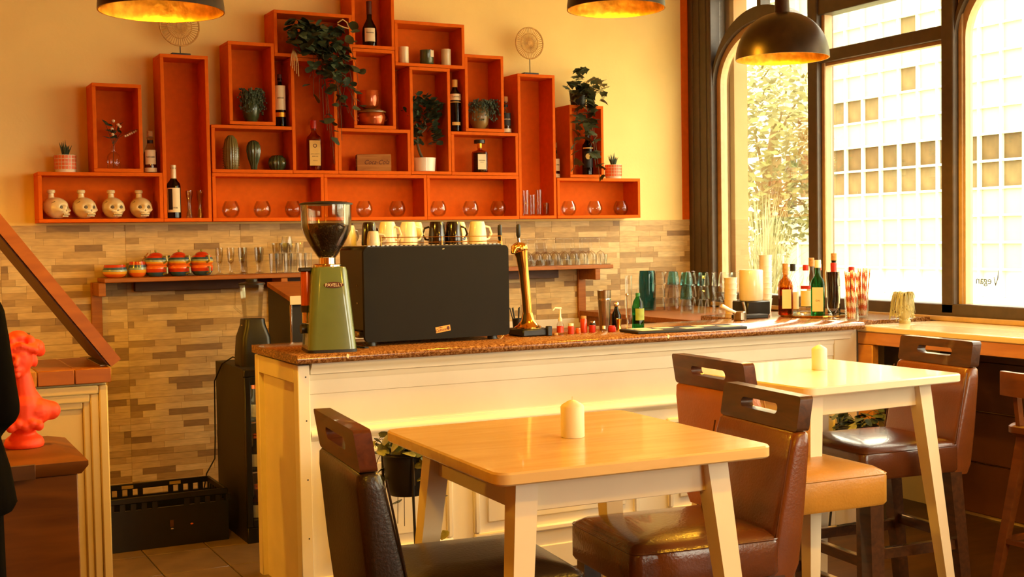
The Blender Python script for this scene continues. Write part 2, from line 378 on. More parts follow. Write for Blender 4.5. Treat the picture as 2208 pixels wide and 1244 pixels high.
# ================================================================== STRUCTURE
def b6(name, x0, y0, z0, x1, y1, z1, m, parent=None, b=0): return MB().box(x0, y0, z0, x1, y1, z1, b).build(name, m, parent)
XL = -2.2
floor = struct(b6('floor', XL, YF, -.1, XW+.3, YW+.2, 0, M_FLOORW), 'dark wooden floor of the bar room')
# beige floor tiles in the serving aisle
_tm = {}
for i in range(5):
    for j in range(6):
        x0 = .527+.314*i; y0 = 5.05+.4*j
        t = MB().box(x0+.003, y0+.003, .0, x0+.311, min(y0+.397, YW-.02), .008, .002).build('floor_tile', M_FTILE, floor)
b6('tile_bed', .52, 5.04, 0, 2.1, YW-.01, .003, M_FGROUT, floor)
ceil = struct(b6('ceiling', XL, YF, CEIL, XW+.3, YW+.2, CEIL+.1, M_CEIL))
wall_back = struct(b6('wall_back', XL, YW, 0, XW+.3, YW+.15, CEIL, M_CREAM), 'cream painted back wall with stone strip tiles below')
struct(b6('wall_left', XL-.15, YF, 0, XL, YW+.15, CEIL, M_ROOM))
struct(b6('wall_front', XL, YF-.15, 0, 3.0, YF, CEIL, M_ROOM))
_wf = bpy.data.objects['wall_front']
b6('wall_part', 3.0, YF-.15, 0, XW+.3, YF, .95, M_ROOM, _wf); b6('wall_part', 3.0, YF-.15, 2.75, XW+.3, YF, CEIL, M_ROOM, _wf); b6('wall_part', 5.0, YF-.15, .95, XW+.3, YF, 2.75, M_ROOM, _wf)
b6('pane', 3.0, YF-.08, .95, 5.0, YF-.074, 2.75, M_GLASSW, _wf)  # unseen front window, added to throw daylight on the bar front
struct(b6('trim_1', 5.195, YW-.006, 1.672, XW, YW, CEIL, M_ORANGE), 'orange painted strip beside the window')
# strip tiles: each tile is a slab of staggered narrow stone strips, nine courses high
def tile_variant(seed, w=.672, h=.336):
    rg = random.Random(seed); mb = MB(); ch = h/9
    for r in range(9):
        x = 0; x -= rg.uniform(0, .12) if r % 2 else rg.uniform(.04, .2)
        while x < w:
            L = rg.choice((.15, .19, .23, .27)); a = max(0, x); b = min(w, x+L)
            if b-a > .012:
                k = rg.choices((0, 1, 2, 3, 4), (5, 5, 4, 3, 2))[0]; d = rg.uniform(0, .0022)
                mb.box(a+.0006, -.008-d, r*ch+.0006, b-.0006, 0, (r+1)*ch-.0006, 0, k)
            x += L
    mb.box(0, -.006, 0, w, 0, h, 0, 3)
    return mb.mesh('wall_tile', M_STONE, smooth=False)
_tv = [tile_variant(s) for s in range(7)]
_rg = random.Random(3)
for i in range(9):
    for j in range(5):
        x0 = -.724+.672*i
        if x0+.672 > XW+.06: continue
        put('wall_tile', _tv[_rg.randrange(7)], wall_back, (x0+.0008, YW, 1.669-.3365*(j+1)))
b6('wall_tile', 4.6532, YW-.009, 1.669-.336, 5.296, YW, 1.669, M_STONE[1], wall_back) if False else None
b6('tile_edge_trim', 5.283, YW-.014, 0, 5.299, YW, 1.672, M_STONE[0], wall_back)
# window wall -------------------------------------------------------
SILL, HEAD, SPR = 1.10, 3.22, 2.605
wr = struct(b6('wall_right', XW, YF, 0, XW+.3, YW+.15, SILL-.04, M_CREAM), 'low wall under the big windows')
b6('upper_wall', XW, YF, HEAD+.08, XW+.3, YW+.15, CEIL, M_CREAM, wr)
b6('end_wall', XW, YF, SILL-.04, XW+.3, -.55, HEAD+.08, M_CREAM, wr)
b6('outer_pier', XW+.10, 7.03, -.3, XW+.215, YW+.6, HEAD+.3, M_SALMON, wr)
k = 0
for zz in (.02, .30, .58, .84):                       # horizontal boarding under the ledge
    b6('board', XW-.03, -.5, zz+.004, XW, 5.03, min(zz+.276, 1.02), M_PANELW, wr, .004)
struct(b6('trim_2', XW-.05, 7.108, 0, XW+.09, YW-.001, CEIL, M_DKFRAME, b=.01), 'wide dark brown corner post of the window')
for q in (7.16, 7.24, 7.32): b6('fluting', XW-.056, q-.012, 1.1, XW-.048, q+.012, CEIL, M_DKFRAME, bpy.data.objects['trim_2'], .004)
struct(b6('trim_3', XW-.045, -.55, SILL-.04, XW+.10, 7.108, SILL+.055, M_DKFRAME, b=.006), 'dark brown bottom rail of the windows')
b6('sill_bead', XW-.07, -.5, SILL-.04, XW-.045, 7.1, SILL-.012, M_TANFRAME, bpy.data.objects['trim_3'], .004)
struct(b6('trim_4', XW-.02, -.55, HEAD, XW+.10, 7.108, HEAD+.08, M_DKFRAME, b=.006), 'dark brown head rail of the windows')
def ell(yc, a, b, n=28): return [(yc+a*math.cos(PI*i/n), SPR+b*math.sin(PI*i/n)) for i in range(n+1)]
def ring(o, i, x0, x1):
    mb = MB(); n = len(o)
    for k in range(n-1):
        q = [o[k], o[k+1], i[k+1], i[k]]
        vs = [(x0, y, z) for y, z in q]+[(x1, y, z) for y, z in q]
        mb.add(vs, [(0, 1, 2, 3), (7, 6, 5, 4), (0, 4, 5, 1), (3, 2, 6, 7)]+([(0, 3, 7, 4)] if k == 0 else [])+([(1, 5, 6, 2)] if k == n-2 else []))
    return mb
def window(n, y0, y1, arch, last=False):
    yc = (y0+y1)/2; a = (y1-y0)/2
    w = bpy.data.objects.new('window_%d' % n, None); COL.objects.link(w); w.location = (0, 0, 0)
    struct(w, ('arched window bay with dark timber arch, %s' if arch else 'square window bay with a dark transom bar, %s') % ('nearest the back wall' if n == 1 else 'number %d from the back wall' % n))
    MB().box(XW+.035, y0, SILL+.05, XW+.041, y1, HEAD).build('pane', M_GLASSW, w, smooth=False)
    if arch:
        out = ell(yc, a, .38); inn = ell(yc, a-.045, .335); o2 = ell(yc, a+.012, .47)
        ring(o2, out, XW-.03, XW+.07).build('arch_frame', M_DKFRAME, w)
        p = [(y1, SILL+.05)]+out+[(y0, SILL+.05)]; q = [(y1-.045, SILL+.05)]+inn+[(y0+.045, SILL+.05)]
        ring(p, q, XW+.005, XW+.06).build('glazing_bead', M_TANFRAME, w)
        b6('vertical_bar', XW-.02, yc-.02, SPR+.40, XW+.06, yc+.02, HEAD, M_DKFRAME, w)
    else:
        b6('transom', XW-.03, y0, 2.615, XW+.08, y1, 2.69, M_DKFRAME, w, .004)
        b6('top_board', XW-.03, y0, 2.912, XW+.08, y1, 3.04, M_DKFRAME, w, .004)
        for s_, t_ in ((y0, y0+.03), (y1-.03, y1)): b6('glazing_bead', XW+.005, s_, SILL+.05, XW+.055, t_, 2.615, M_TANFRAME, w)
        b6('glazing_bead', XW+.005, y0, 2.595, XW+.055, y1, 2.615, M_TANFRAME, w)
    b6('mullion', XW-.045, y0-.086, SILL, XW+.10, y0, HEAD, M_DKFRAME, w, .006)
    b6('mullion_bead', XW-.005, y0-.115, SILL+.05, XW+.06, y0-.086, HEAD, M_TANFRAME, w, .004)
    return w
ys = [(6.099, 7.106, 1), (5.003, 6.013, 0), (3.92, 4.931-.012, 1), (2.83, 3.83, 0), (1.74, 2.74, 1), (.65, 1.65, 0), (-.44, .56, 1)]  # bays past the third are unseen, added to bring in daylight
for n, (a, b, c) in enumerate(ys): window(n+1, a, b, c)
# the word on the third pane, read from behind, and its leaf tick
w3 = bpy.data.objects['window_3']
text('lettering', 'egan', .060, M_INK, w3, (XW+.031, 4.775, 1.285), (PI/2, 0, PI/2))
t_ = MB().tube([(XW+.032, 4.705, 1.305), (XW+.032, 4.695, 1.262), (XW+.032, 4.68, 1.30), (XW+.032, 4.676, 1.345)], [.002, .004, .003, .001], 6).build('leaf_mark', M_INK, w3)
# ------------------------------------------------------------------ outside
g = struct(b6('ground', XW+.3, -30, -.35, 60, 60, -.3, M_GROUND), 'bright street paving outside the windows')
tag(b6('lawn', 9, 6, -.3, 19, 40, -.26, M_LAWN), 'bright strip of lawn outside the windows', 'lawn', kind='stuff')
bl = thing('office_building', 'pale office building with a grid of window panes across the street', 'building', (25, 20, -.3))
MB().box(.06, -26, 0, 6, 16, 11, 0).build('wall', M_FACADE, bl)
mbm = MB()
for i in range(21): mbm.box(-.10, -3.05+.69*i-.035, .2, .06, -3.05+.69*i+.035, 9.6)
for j in range(14): mbm.box(-.09, -3.05, .9+.68*j-.03, .06, -3.05+.69*20, .9+.68*j+.03)
mbm.build('window_grid', M_FACADE, bl)
rg = random.Random(5)
_pm = [MB().box(0, .035, .03, .03, .655, .65).mesh('pane', m_, smooth=False) for m_ in (M_PANEL1, M_PANEL2, M_PANEL3)]
for i in range(20):
    for j in range(13):
        if i in (5,): continue
        kk = 0
        if j in (3, 4): kk = 1 if (j == 4) else 2  # dark rows stand in for the reflected building opposite
        if j == 6 and i in (13, 14, 15): kk = 2  # these panes stand in for a reflected roof
        if j > 6 and i == 11: kk = 2 if j % 2 else 0
        put('pane', _pm[kk], bl, (.0, -3.05+.69*i, .9+.68*j))
MB().box(-.35, -.15, .2, -.05, .75, 10, 0).build('column', M_FACADE, bl)
MB().box(-.5, -4.2, .2, -.05, -3.2, 10, 0).build('column', M_FACADE, bl)
# tree
tr = thing('tree', 'leafy green tree beyond the lawn, seen through the arched window', 'tree', (15.3, 18.9, -.258))
tb = MB(); tb.tube([(0, 0, 0), (.05, 0, 1.2), (0, .1, 2.6), (.1, -.1, 4.0)], [.16, .13, .10, .05], 8)
for q in range(7):
    a = q*.9; tb.tube([(0, .05, 1.8+q*.25), (.6*math.cos(a), .6*math.sin(a), 2.6+q*.3)], [.05, .015], 6)
tb.build('trunk', M_BARK, tr)
fb = MB(); rg = random.Random(11)
for q in range(2600):
    while True:
        p = Vector((rg.uniform(-1, 1), rg.uniform(-1, 1), rg.uniform(-1, 1)))
        if .35 < p.length < 1: break
    p = Vector((p.x*1.2, p.y*1.35, p.z*2.0+3.3)); s_ = rg.uniform(.06, .13); d = Vector((rg.uniform(-1, 1), rg.uniform(-1, 1), rg.uniform(-.6, .6))).normalized(); e = d.orthogonal().normalized()
    fb.add([p-d*s_, p+e*s_*.5, p+d*s_, p-e*s_*.5], [(0, 1, 2, 3)])
tag(fb.build('foliage', M_TREE, tr, smooth=False), kind='stuff')
gr = thing('pampas_grass', 'tall pale clump of arching ornamental grass outside the arched window', 'grass', (12.0, 14.9, -.258))
gb = MB()
for q in range(420):
    a = rg.uniform(0, 2*PI); sp = rg.uniform(.1, 1.1); h = rg.uniform(1.3, 2.6); r0 = rg.uniform(0, .3)
    b0 = (r0*math.cos(a), r0*math.sin(a), 0); c0 = (sp*math.cos(a), sp*math.sin(a), h*(1.0 if sp < .7 else .7)); m0 = (b0[0]*1.3, b0[1]*1.3, h*.8)
    pts = qbez(b0, m0, c0, 5); w_ = .012; t = Vector((-math.sin(a), math.cos(a), 0)); vs = []
    for i, p in enumerate(pts): ww = w_*(1-i/5.5); vs += [Vector(p)-t*ww, Vector(p)+t*ww]
    gb.add(vs, [(2*i, 2*i+1, 2*i+3, 2*i+2) for i in range(5)])
tag(gb.build('blades', M_GRASS, gr, smooth=False), kind='stuff')

# ================================================================== BAR
bar = thing('bar_cabinet', 'white panelled bar front below the granite worktop', 'bar', (1.56, 5.0, 0))
_bx, _by = 1.56, 5.0
def bb(name, x0, y0, z0, x1, y1, z1, m, b=0, parent=bar): return MB().box(x0-_bx, y0-_by, z0, x1-_bx, y1-_by, z1, b).build(name, m, parent)
bb('body', 1.63, 5.04, 0, 4.64, 5.5, 1.04, M_WHITE_OLD)
bb('back_body', 4.34, 5.5, 0, 5.26, 5.98, 1.04, M_WHITE_OLD)
# moulded cornice, frieze, dado
def mould(name, prof, x0, x1, m):   # prof: (outward, z)
    pr_ = [(5.045-_by, prof[0][1])]+[(5.04-d-_by, z) for d, z in prof]+[(5.045-_by, prof[-1][1])]
    return MB().xprism(pr_, x0-_bx, x1-_bx).build(name, m, bar, sharp=50)
mould('cornice', [(.012, .965), (.016, .975), (.018, .99), (.034, .995), (.034, 1.010), (.042, 1.018), (.052, 1.028), (.056, 1.043)], 1.618, 4.60, M_WHITE)
mould('frieze_board', [(.006, .765), (.006, .905), (.012, .908), (.012, .967)], 1.618, 4.50, M_WHITE)
mould('dado_rail', [(.012, .706), (.016, .712), (.030, .722), (.034, .735), (.028, .748), (.016, .754), (.014, .766)], 1.618, 4.50, M_WHITE)
bb('lower_panel', 1.618, 5.032, .12, 4.62, 5.042, .706, M_WHITE)
bb('skirting', 1.618, 5.022, 0, 4.63, 5.042, .12, M_WHITE, .004)
bb('end_stile', 4.5, 5.02, 0, 4.655, 5.06, 1.04, M_WHITE_OLD, .003)
for (a, b) in ((1.70, 2.27), (2.376, 3.262), (3.434, 4.28)):
    pm = MB(); z0, z1, t = .19, .66, .028
    for (x0, x1, q0, q1) in ((a, b, z0, z0+t), (a, b, z1-t, z1), (a, a+t, z0+t, z1-t), (b-t, b, z0+t, z1-t)):
        pm.box(x0-_bx, 5.012-_by, q0, x1-_bx, 5.036-_by, q1, .007)
    pm.box(a+.07-_bx, 5.024-_by, z0+.07, b-.07-_bx, 5.036-_by, z1-.07, .006)
    pm.build('panel_moulding', M_WHITE, bar)
# end frame with recessed panel
bb('end_post', 1.560, 5.0, 0, 1.612, 5.06, 1.035, M_WHITE, .003)
bb('end_post', 1.560, 5.60, 0, 1.612, 5.66, 1.035, M_WHITE_OLD, .003)
bb('end_rail', 1.560, 5.06, .955, 1.612, 5.60, 1.035, M_WHITE_OLD, .003)
bb('end_panel', 1.585, 5.06, 0, 1.63, 5.60, .955, M_WHITE_OLD)
for z in (.985, .55, .30, .80): MB().cyl((1.594-_bx, 4.9995-_by, z), (1.594-_bx, 5.003-_by, z), .0035, n=8).build('screw_hole', M_INK, bar)
bb('substrate', 1.60, 5.05, 1.034, 4.62, 5.64, 1.046, M_FLAPD)
# granite worktop with rounded nose
ct = thing('granite_worktop', 'polished brown granite worktop along the bar', 'worktop', (1.545, 4.95, 1.045))
gp = MB(); nose = [(.005, 0), (0, .006), (-.002, .018), (0, .029), (.006, .035)]
gp.xprism([(.70, 0), (.70, .035)]+[(y, z) for y, z in nose[::-1]], 0, 3.10)
gp.build('slab', M_GRAN, ct, sharp=50)
MB().box(3.1, .11, 0, 3.735, 1.05, .035, .005).box(2.80, .702, .0, 3.1, 1.05, .035, .003).build('return_slab', M_GRAN, ct)
MB().add([(.0, -.0035, .012), (.006, -.0035, .028), (-.004, -.0005, .034), (-.008, -.003, .02)], [(0, 1, 2, 3)]).build('chip', M_WHITE_OLD, ct, (.22, 0, 0))
MB().add([(.0, -.0035, .012), (.006, -.0035, .028), (-.004, -.0005, .034), (-.008, -.003, .02)], [(0, 1, 2, 3)]).build('chip', M_WHITE_OLD, ct, (1.85, 0, 0))
# wooden worktop with the glasses beside the window
wt = tag(MB().prism([(4.31, 5.70), (4.34, 5.70), (4.34, 6.005), (5.255, 6.005), (5.255, 7.36), (4.31, 7.36)], 1.018, 1.05).build('wooden_worktop', M_SHELFW), 'wooden worktop under the tumbler stacks by the window', 'worktop')
tag(b6('cupboard_side', 4.345, 6.05, 0, 4.375, 7.35, 1.016, M_SHELFW), 'wooden cupboard side under the tumbler worktop', 'cupboard')
# pale splashback and low back counter
tag(b6('back_counter', 2.8, 6.85, 0, 4.28, 7.355, .88, M_STEEL, b=.01), 'low steel back counter behind the bar', 'counter')
tag(b6('splashback', 2.45, 7.352, .885, 4.55, 7.364, 1.0, M_SPLASH, b=.003), 'pale upstand strip along the stone strip wall', 'splashback')
# ledge along the window
lg = thing('window_ledge', 'wooden eating ledge running along the windows', 'ledge', (4.66, 5.03, 0))
MB().box(0, -5.0, 1.028, .595, .0, 1.06, .006).build('top', M_LEDGET, lg)
MB().box(.005, -5.0, .962, .03, -.005, 1.027, .003).build('apron', M_LEDGEW, lg)
MB().box(.005, -.115, 0, .05, -.006, .96, .004).build('post', M_LEDGEW, lg)
MB().box(.005, -2.9, 0, .05, -2.8, .96, .004).build('post', M_LEDGEW, lg)
MB().box(.18, -.16, .55, .20, -.02, 1.02, 0).build('inner_board', M_DKFRAME, lg)

# ================================================================== ORANGE WALL BOXES
YB = 7.18
def shelf_box(x0, x1, z0, z1, label, right=True):
    t = .02; e = .0008; x0 += e; x1 -= e; z0 += e; z1 -= e
    o = thing('shelf_box', label, 'shelf box', ((x0+x1)/2, YW, z0), 0, 'orange display boxes on the back wall')
    w = (x1-x0)/2; h = z1-z0; d = YB-YW
    MB().box(-w, d, 0, w, -.001, t, .0015).build('bottom_board', M_ORANGE, o)
    MB().box(-w, d, h-t, w, -.001, h, .0015).build('top_board', M_ORANGE, o)
    MB().box(-w, d, t, -w+t, -.001, h-t, .0015).build('side_board', M_ORANGE, o)
    if right: MB().box(w-t, d, t, w, -.001, h-t, .0015).build('side_board', M_ORANGE, o)
    MB().box(-w+t, -.012, t, w-(t if right else 0), -.001, h-t).build('back_panel', M_ORANGE, o)
    return o
BX = {
 'skulls': (.805, 1.475, 1.68, 1.96, 'low wide orange box holding the four skull bottles'),
 'vase': (1.10, 1.37, 1.96, 2.455, 'upright orange box holding the glass flower bottle'),
 'tallL': (1.475, 1.75, 1.68, 2.635, 'tall orange box holding the red wine bottle, left of the cacti'),
 'C1': (1.755, 2.432, 1.68, 1.963, 'wide orange box with three glass globes behind the coffee grinder, left of it'),
 'C2': (2.432, 3.108, 1.68, 1.963, 'wide orange box of glass globes above the coffee machine'),
 'C3': (3.108, 3.763, 1.68, 1.963, 'wide orange box of three glass globes under the square amaretto bottle'),
 'B4': (1.757, 2.24, 1.963, 2.243, 'orange box holding the three ceramic cacti'),
 'B5': (1.866, 2.143, 2.245, 2.73, 'upright orange box with the shaggy hanging plant left of the eucalyptus'),
 'B7': (2.143, 2.632, 2.655, 2.93, 'orange box from which the big eucalyptus plant trails'),
 'B8': (2.24, 2.526, 1.963, 2.654, 'tall orange box with the tequila bottle below the eucalyptus'),
 'D1': (2.526, 3.003, 1.963, 2.243, 'orange box holding the small wooden drinks crate'),
 'B9': (2.632, 2.908, 2.243, 2.731, 'orange box holding the copper coloured stacked pots'),
 'T': (2.63, 2.91, 2.732, 3.21, 'topmost orange box with the cognac bottle'),
 'U1': (2.91, 3.388, 2.638, 2.92, 'orange box holding the three candle tumblers'),
 'E1': (3.003, 3.281, 1.965, 2.637, 'tall orange box holding the small tree in a white pot'),
 'V1': (3.385, 3.663, 2.243, 2.735, 'upright orange box holding the brown hanging vase'),
 'W1': (3.281, 3.762, 1.963, 2.242, 'orange box holding the square amaretto bottle'),
 'G': (3.763, 4.043, 1.682, 2.63, 'tall orange box with narrow tumblers, under the round rattan ornament on the right'),
 'H1': (4.15, 4.416, 1.955, 2.44, 'upright orange box under the ivy'),
 'I1': (4.048, 4.706, 1.682, 1.954, 'rightmost low orange box with three glass globes'),
}
for k, (a, b, c, d, lab) in BX.items(): shelf_box(a, b, c, d, lab, right=(k != 'B4'))
# painted backs of the open slots between boxes
for n_, (a, b, c, d) in enumerate(((2.144, 2.239, 2.244, 2.654), (2.527, 2.631, 2.244, 2.654), (2.909, 3.002, 2.244, 2.636), (3.282, 3.384, 2.243, 2.637))):
    b6('slot_paint', a, YW-.004, c, b, YW-.0005, d, M_ORANGE, wall_back)

# ================================================================== BOTTLES
def arc_label(r, z0, z1, half=.95, face=-PI/2, n=14, bulge=.0006):
    return MB().lathe([(r+bulge, z0), (r+bulge, z1)], n=n, a0=face-half, a1=face+half, caps=False)
def bottle(label, loc, prof, mglass, cap=None, labels=(), texts=(), rz=0, liquid=None, n=24, cat='bottle', group=None, square=False, name='bottle', band=None):
    """prof (r,z) outside; cap (r,z0,z1,mat); labels (z0,z1,mat,half); texts (str,size,z,mat)"""
    o = thing(name, label, cat, loc, rz, group)
    if square:
        mb = MB(); rings = []
        for r, z in prof:
            sq = max(0, min(1, (r-.02)/.012)); ring_ = []
            for i in range(24):
                a = 2*PI*i/24+PI/24; c, s_ = math.cos(a), math.sin(a); q = (abs(c)**5+abs(s_)**5)**(-1/5); q = 1+(q-1)*sq
                ring_.append((r*q*c*.94, r*q*s_*.8 if sq else r*q*s_, z))
            rings.append(ring_)
        mb.loft(rings); mb.build('glass', mglass, o)
    else: MB().lathe(prof, n=n).build('glass', mglass, o)
    if liquid:
        mliq, zt = liquid; lp = [(max(.001, r-.003), max(z, .004)) for r, z in prof if z < zt]
        lp.append((lp[-1][0], zt)); MB().lathe(lp, n=n, sx=.94 if square else 1, sy=.8 if square else 1).build('liquid', mliq, o)
    if cap: MB().lathe([(cap[0], cap[1]), (cap[0], cap[2]-.002), (cap[0]-.002, cap[2])], n=18).build('cap', cap[3], o)
    if band: MB().lathe([(band[0], band[1]), (band[0], band[2])], n=18).build('neck_band', band[3], o)
    rm = max(r for r, z in prof)
    for (z0, z1, m, half) in labels:
        if square:
            L = MB().box(-half, -rm*.8-.0016, z0, half, -rm*.8-.0004, z1).build('paper_label', m, o)
        else:
            rr = max(r for r, z in prof if z0-.02 <= z <= z1+.02) if any(z0-.02 <= z <= z1+.02 for r, z in prof) else rm
            L = arc_label(rr, z0, z1, half).build('paper_label', m, o)
        for (s_, sz, z, mi) in [t for t in texts if z0 <= t[2] <= z1]:
            if square: text('lettering', s_, sz, mi, L, (0, -rm*.8-.0018, z))
            else: text('lettering', s_, sz, mi, L, (0, -rr-.0012, z), bend=rr)
    return o
def wine_prof(r=.038, h=.31):
    return [(r*.8, 0), (r, .004), (r, h*.60), (r*.92, h*.66), (r*.6, h*.71), (r*.40, h*.76), (r*.37, h*.92), (r*.42, h*.93), (r*.42, h*.96), (r*.37, h)]
def spirit_prof(r=.036, h=.30, sh=.62):
    return [(r*.85, 0), (r, .005), (r, h*sh), (r*.9, h*(sh+.06)), (r*.5, h*(sh+.14)), (r*.38, h*(sh+.19)), (r*.36, h*.92), (r*.44, h*.93), (r*.44, h*.96), (r*.36, h*.97)]
ZS = 1.701
bottle('red wine bottle with white label standing in the tall left box', (1.549, 7.25, ZS), wine_prof(.039, .305), M_GLDARK, (.0165, .225, .308, M_BONE), [(.035, .175, M_PAPER, 1.1)], [('TREVOR', .012, .06, M_INK)], rz=-.25)
_wb = arc_label(.039, .05, .17, .35, -PI/2-.5, bulge=.0012).build('printed_figure', M_INK, bpy.data.objects['bottle'])
def caz(label, loc, rz=-.2, h=.24, txt='CAZCABEL', lab=M_PAPER):
    p = [(.030, 0), (.036, .004), (.037, h*.45), (.033, h*.55), (.018, h*.68), (.0165, h*.80), (.019, h*.82), (.019, h*.85), (.015, h*.86)]
    o = bottle(label, loc, p, M_GLASS, (.017, h*.86, h, M_CORK), [(h*.02, h*.12, M_PAPER, 1.2)], rz=rz, liquid=(M_GLAMBER if lab == M_PAPER else M_GLPALE, h*.5))
    m = MB(); m.lathe([(.0382, h*.20), (.0382, h*.54)], n=14, a0=-PI/2-.85, a1=-PI/2+.85, caps=False)
    L = m.build('paper_label', lab, o); text('lettering', txt, .011, M_INK if lab == M_PAPER else M_PAPER, L, (0, -.0395, h*.37), bend=.0395)
    MB().lathe([(.0172, h*.70), (.0172, h*.78)], n=14, a0=-PI/2-1.2, a1=-PI/2+1.2, caps=False).build('neck_label', M_INK, o)
    return o
caz('clear tequila bottle with cork and oval label beside the flower bottle box', (1.425, 7.26, 1.962))
caz('small clear tequila bottle with black label right of the brown vase box', (3.71, 7.255, 2.2445), lab=M_INK)
caz('small tequila bottle half hidden by the trailing ivy', (4.098, 7.30, 1.9555), h=.24)
bottle('single malt whisky bottle in the slot left of the eucalyptus', (2.192, 7.25, 2.2445), spirit_prof(.033, .30, .66), M_GLDARK, (.014, .27, .315, M_INKR), [(.10, .245, M_PAPER, 1.2), (.058, .085, M_GOLD, 1.2)], [('ARRAN', .013, .17, M_INK)], rz=-.2)
bottle('square tequila bottle with yellow label and red cap below the eucalyptus', (2.395, 7.245, 1.984), [(.043, 0), (.046, .004), (.046, .185), (.042, .205), (.024, .222), (.0165, .235), (.0165, .262)], M_GLAMBER, (.019, .255, .306, M_RED), [(.03, .182, M_PAPERY, .033)], [('JOSE CUERVO', .0085, .10, M_INKR), ('ESPECIAL', .009, .085, M_INKR), ('TEQUILA', .007, .06, M_INKR)], rz=-.15, square=True, liquid=(M_GLAMBER, .19))
_e = MB(); _e.lathe([(.008, 0), (.012, 0)], n=18, caps=False); _e.build('printed_crest', M_INKR, bpy.data.objects['bottle.005'] if 'bottle.005' in bpy.data.objects else None, (0, -.0388, .15), (PI/2, 0, 0)) if 'bottle.005' in bpy.data.objects else None
bottle('dark cognac bottle with cream label in the topmost box', (2.775, 7.26, 2.7535), [(.038, 0), (.044, .005), (.046, .08), (.042, .12), (.025, .155), (.016, .175), (.0145, .235)], M_GLDARK, (.0165, .20, .283, M_INKR), [(.03, .112, M_PAPER, .75)], [('Hennessy', .013, .085, M_INK)], rz=-.3)
bottle('tall black gin bottle with gold shoulder band in the slot right of the potted tree', (3.345, 7.25, 2.2445), [(.033, 0), (.037, .005), (.037, .225), (.034, .245), (.018, .27), (.0155, .28), (.0155, .30)], M_GLDARK, (.0185, .285, .333, M_PAPERY), [(.20, .24, M_PAPER, 1.5), (.185, .19, M_PAPERY, 1.5), (.04, .06, M_PAPERY, .8)], [('London', .016, .222, M_INK)], rz=-.2)
bottle('squat square amaretto bottle with black cap', (3.515, 7.25, 1.984), [(.048, 0), (.05, .004), (.05, .125), (.046, .138), (.018, .146), (.0145, .15), (.0145, .176)], M_GLAMBER, (.036, .19, .213, M_BLACK), [(.02, .118, M_PAPER, .028)], [('DISARONNO', .0075, .078, M_INK), ('ORIGINALE', .005, .066, M_INK)], rz=-.1, square=True, liquid=(M_GLDARK, .13), band=(.016, .160, .19, M_GOLD))
bottle('dark wine bottle with round orange label under the ivy', (4.335, 7.26, 1.977), wine_prof(.037, .31), M_GLDARK, (.016, .225, .312, M_BLACK), [(.05, .16, M_INK, 1.0), (.178, .186, M_PAPERY, 1.2)], rz=-.3)
MB().lathe([(0.0001, 0), (.02, 0)], n=20, caps=False).build('printed_sun', M_PAPERY, bpy.data.objects['bottle.009'], (-.004, -.039, .125), (PI/2, 0, 0)) if 'bottle.009' in bpy.data.objects else None

# ================================================================== SKULL BOTTLES
def skull_mesh():
    mb = MB(); n, k = 48, 34; vs = []
    def g(d, cx, cz, r, a): return a*math.exp(-((d.x-cx)**2+(d.z-cz)**2)/(r*r)) if d.y < .1 else 0
    def f(th, ph):
        d = Vector((math.cos(th)*math.sin(ph), math.sin(th)*math.sin(ph), -math.cos(ph)))     # face looks to -Y
        p = Vector((d.x*.060, d.y*.074, d.z*.060)); fr = max(0, -d.y)
        low = max(0, min(1, (-d.z-.05)/.7))
        p.x *= 1-.42*low*fr; p.y -= .006*fr*low; p.y -= .030*max(0, d.y)*low*d.y
        if d.z > 0: p.y += .012*d.z*(1 if d.y > 0 else .2)
        p.y += g(d, -.36, .04, .20, .024)+g(d, .36, .04, .20, .024)+g(d, 0, -.26, .10, .012)
        p.y -= g(d, 0, .36, .35, .006)+g(d, -.52, -.26, .17, .012)+g(d, .52, -.26, .17, .012)+g(d, 0, -.62, .26, .008)
        p.x += (g(d, .62, -.2, .22, .009)-g(d, -.62, -.2, .22, .009)); p.z += .062
        return p
    for j in range(k+1):
        for i in range(n): vs.append(f(2*PI*i/n, max(1e-3, min(PI-1e-3, PI*j/k))))
    fs = []
    for j in range(k):
        for i in range(n): l = (i+1) % n; fs.append((j*n+i, j*n+l, (j+1)*n+l, (j+1)*n+i))
    mb.add([(v[0], v[1], max(v[2], .003)) for v in vs], fs); return mb.mesh('skull_body', M_BONE, sharp=60)
_sk = skull_mesh()
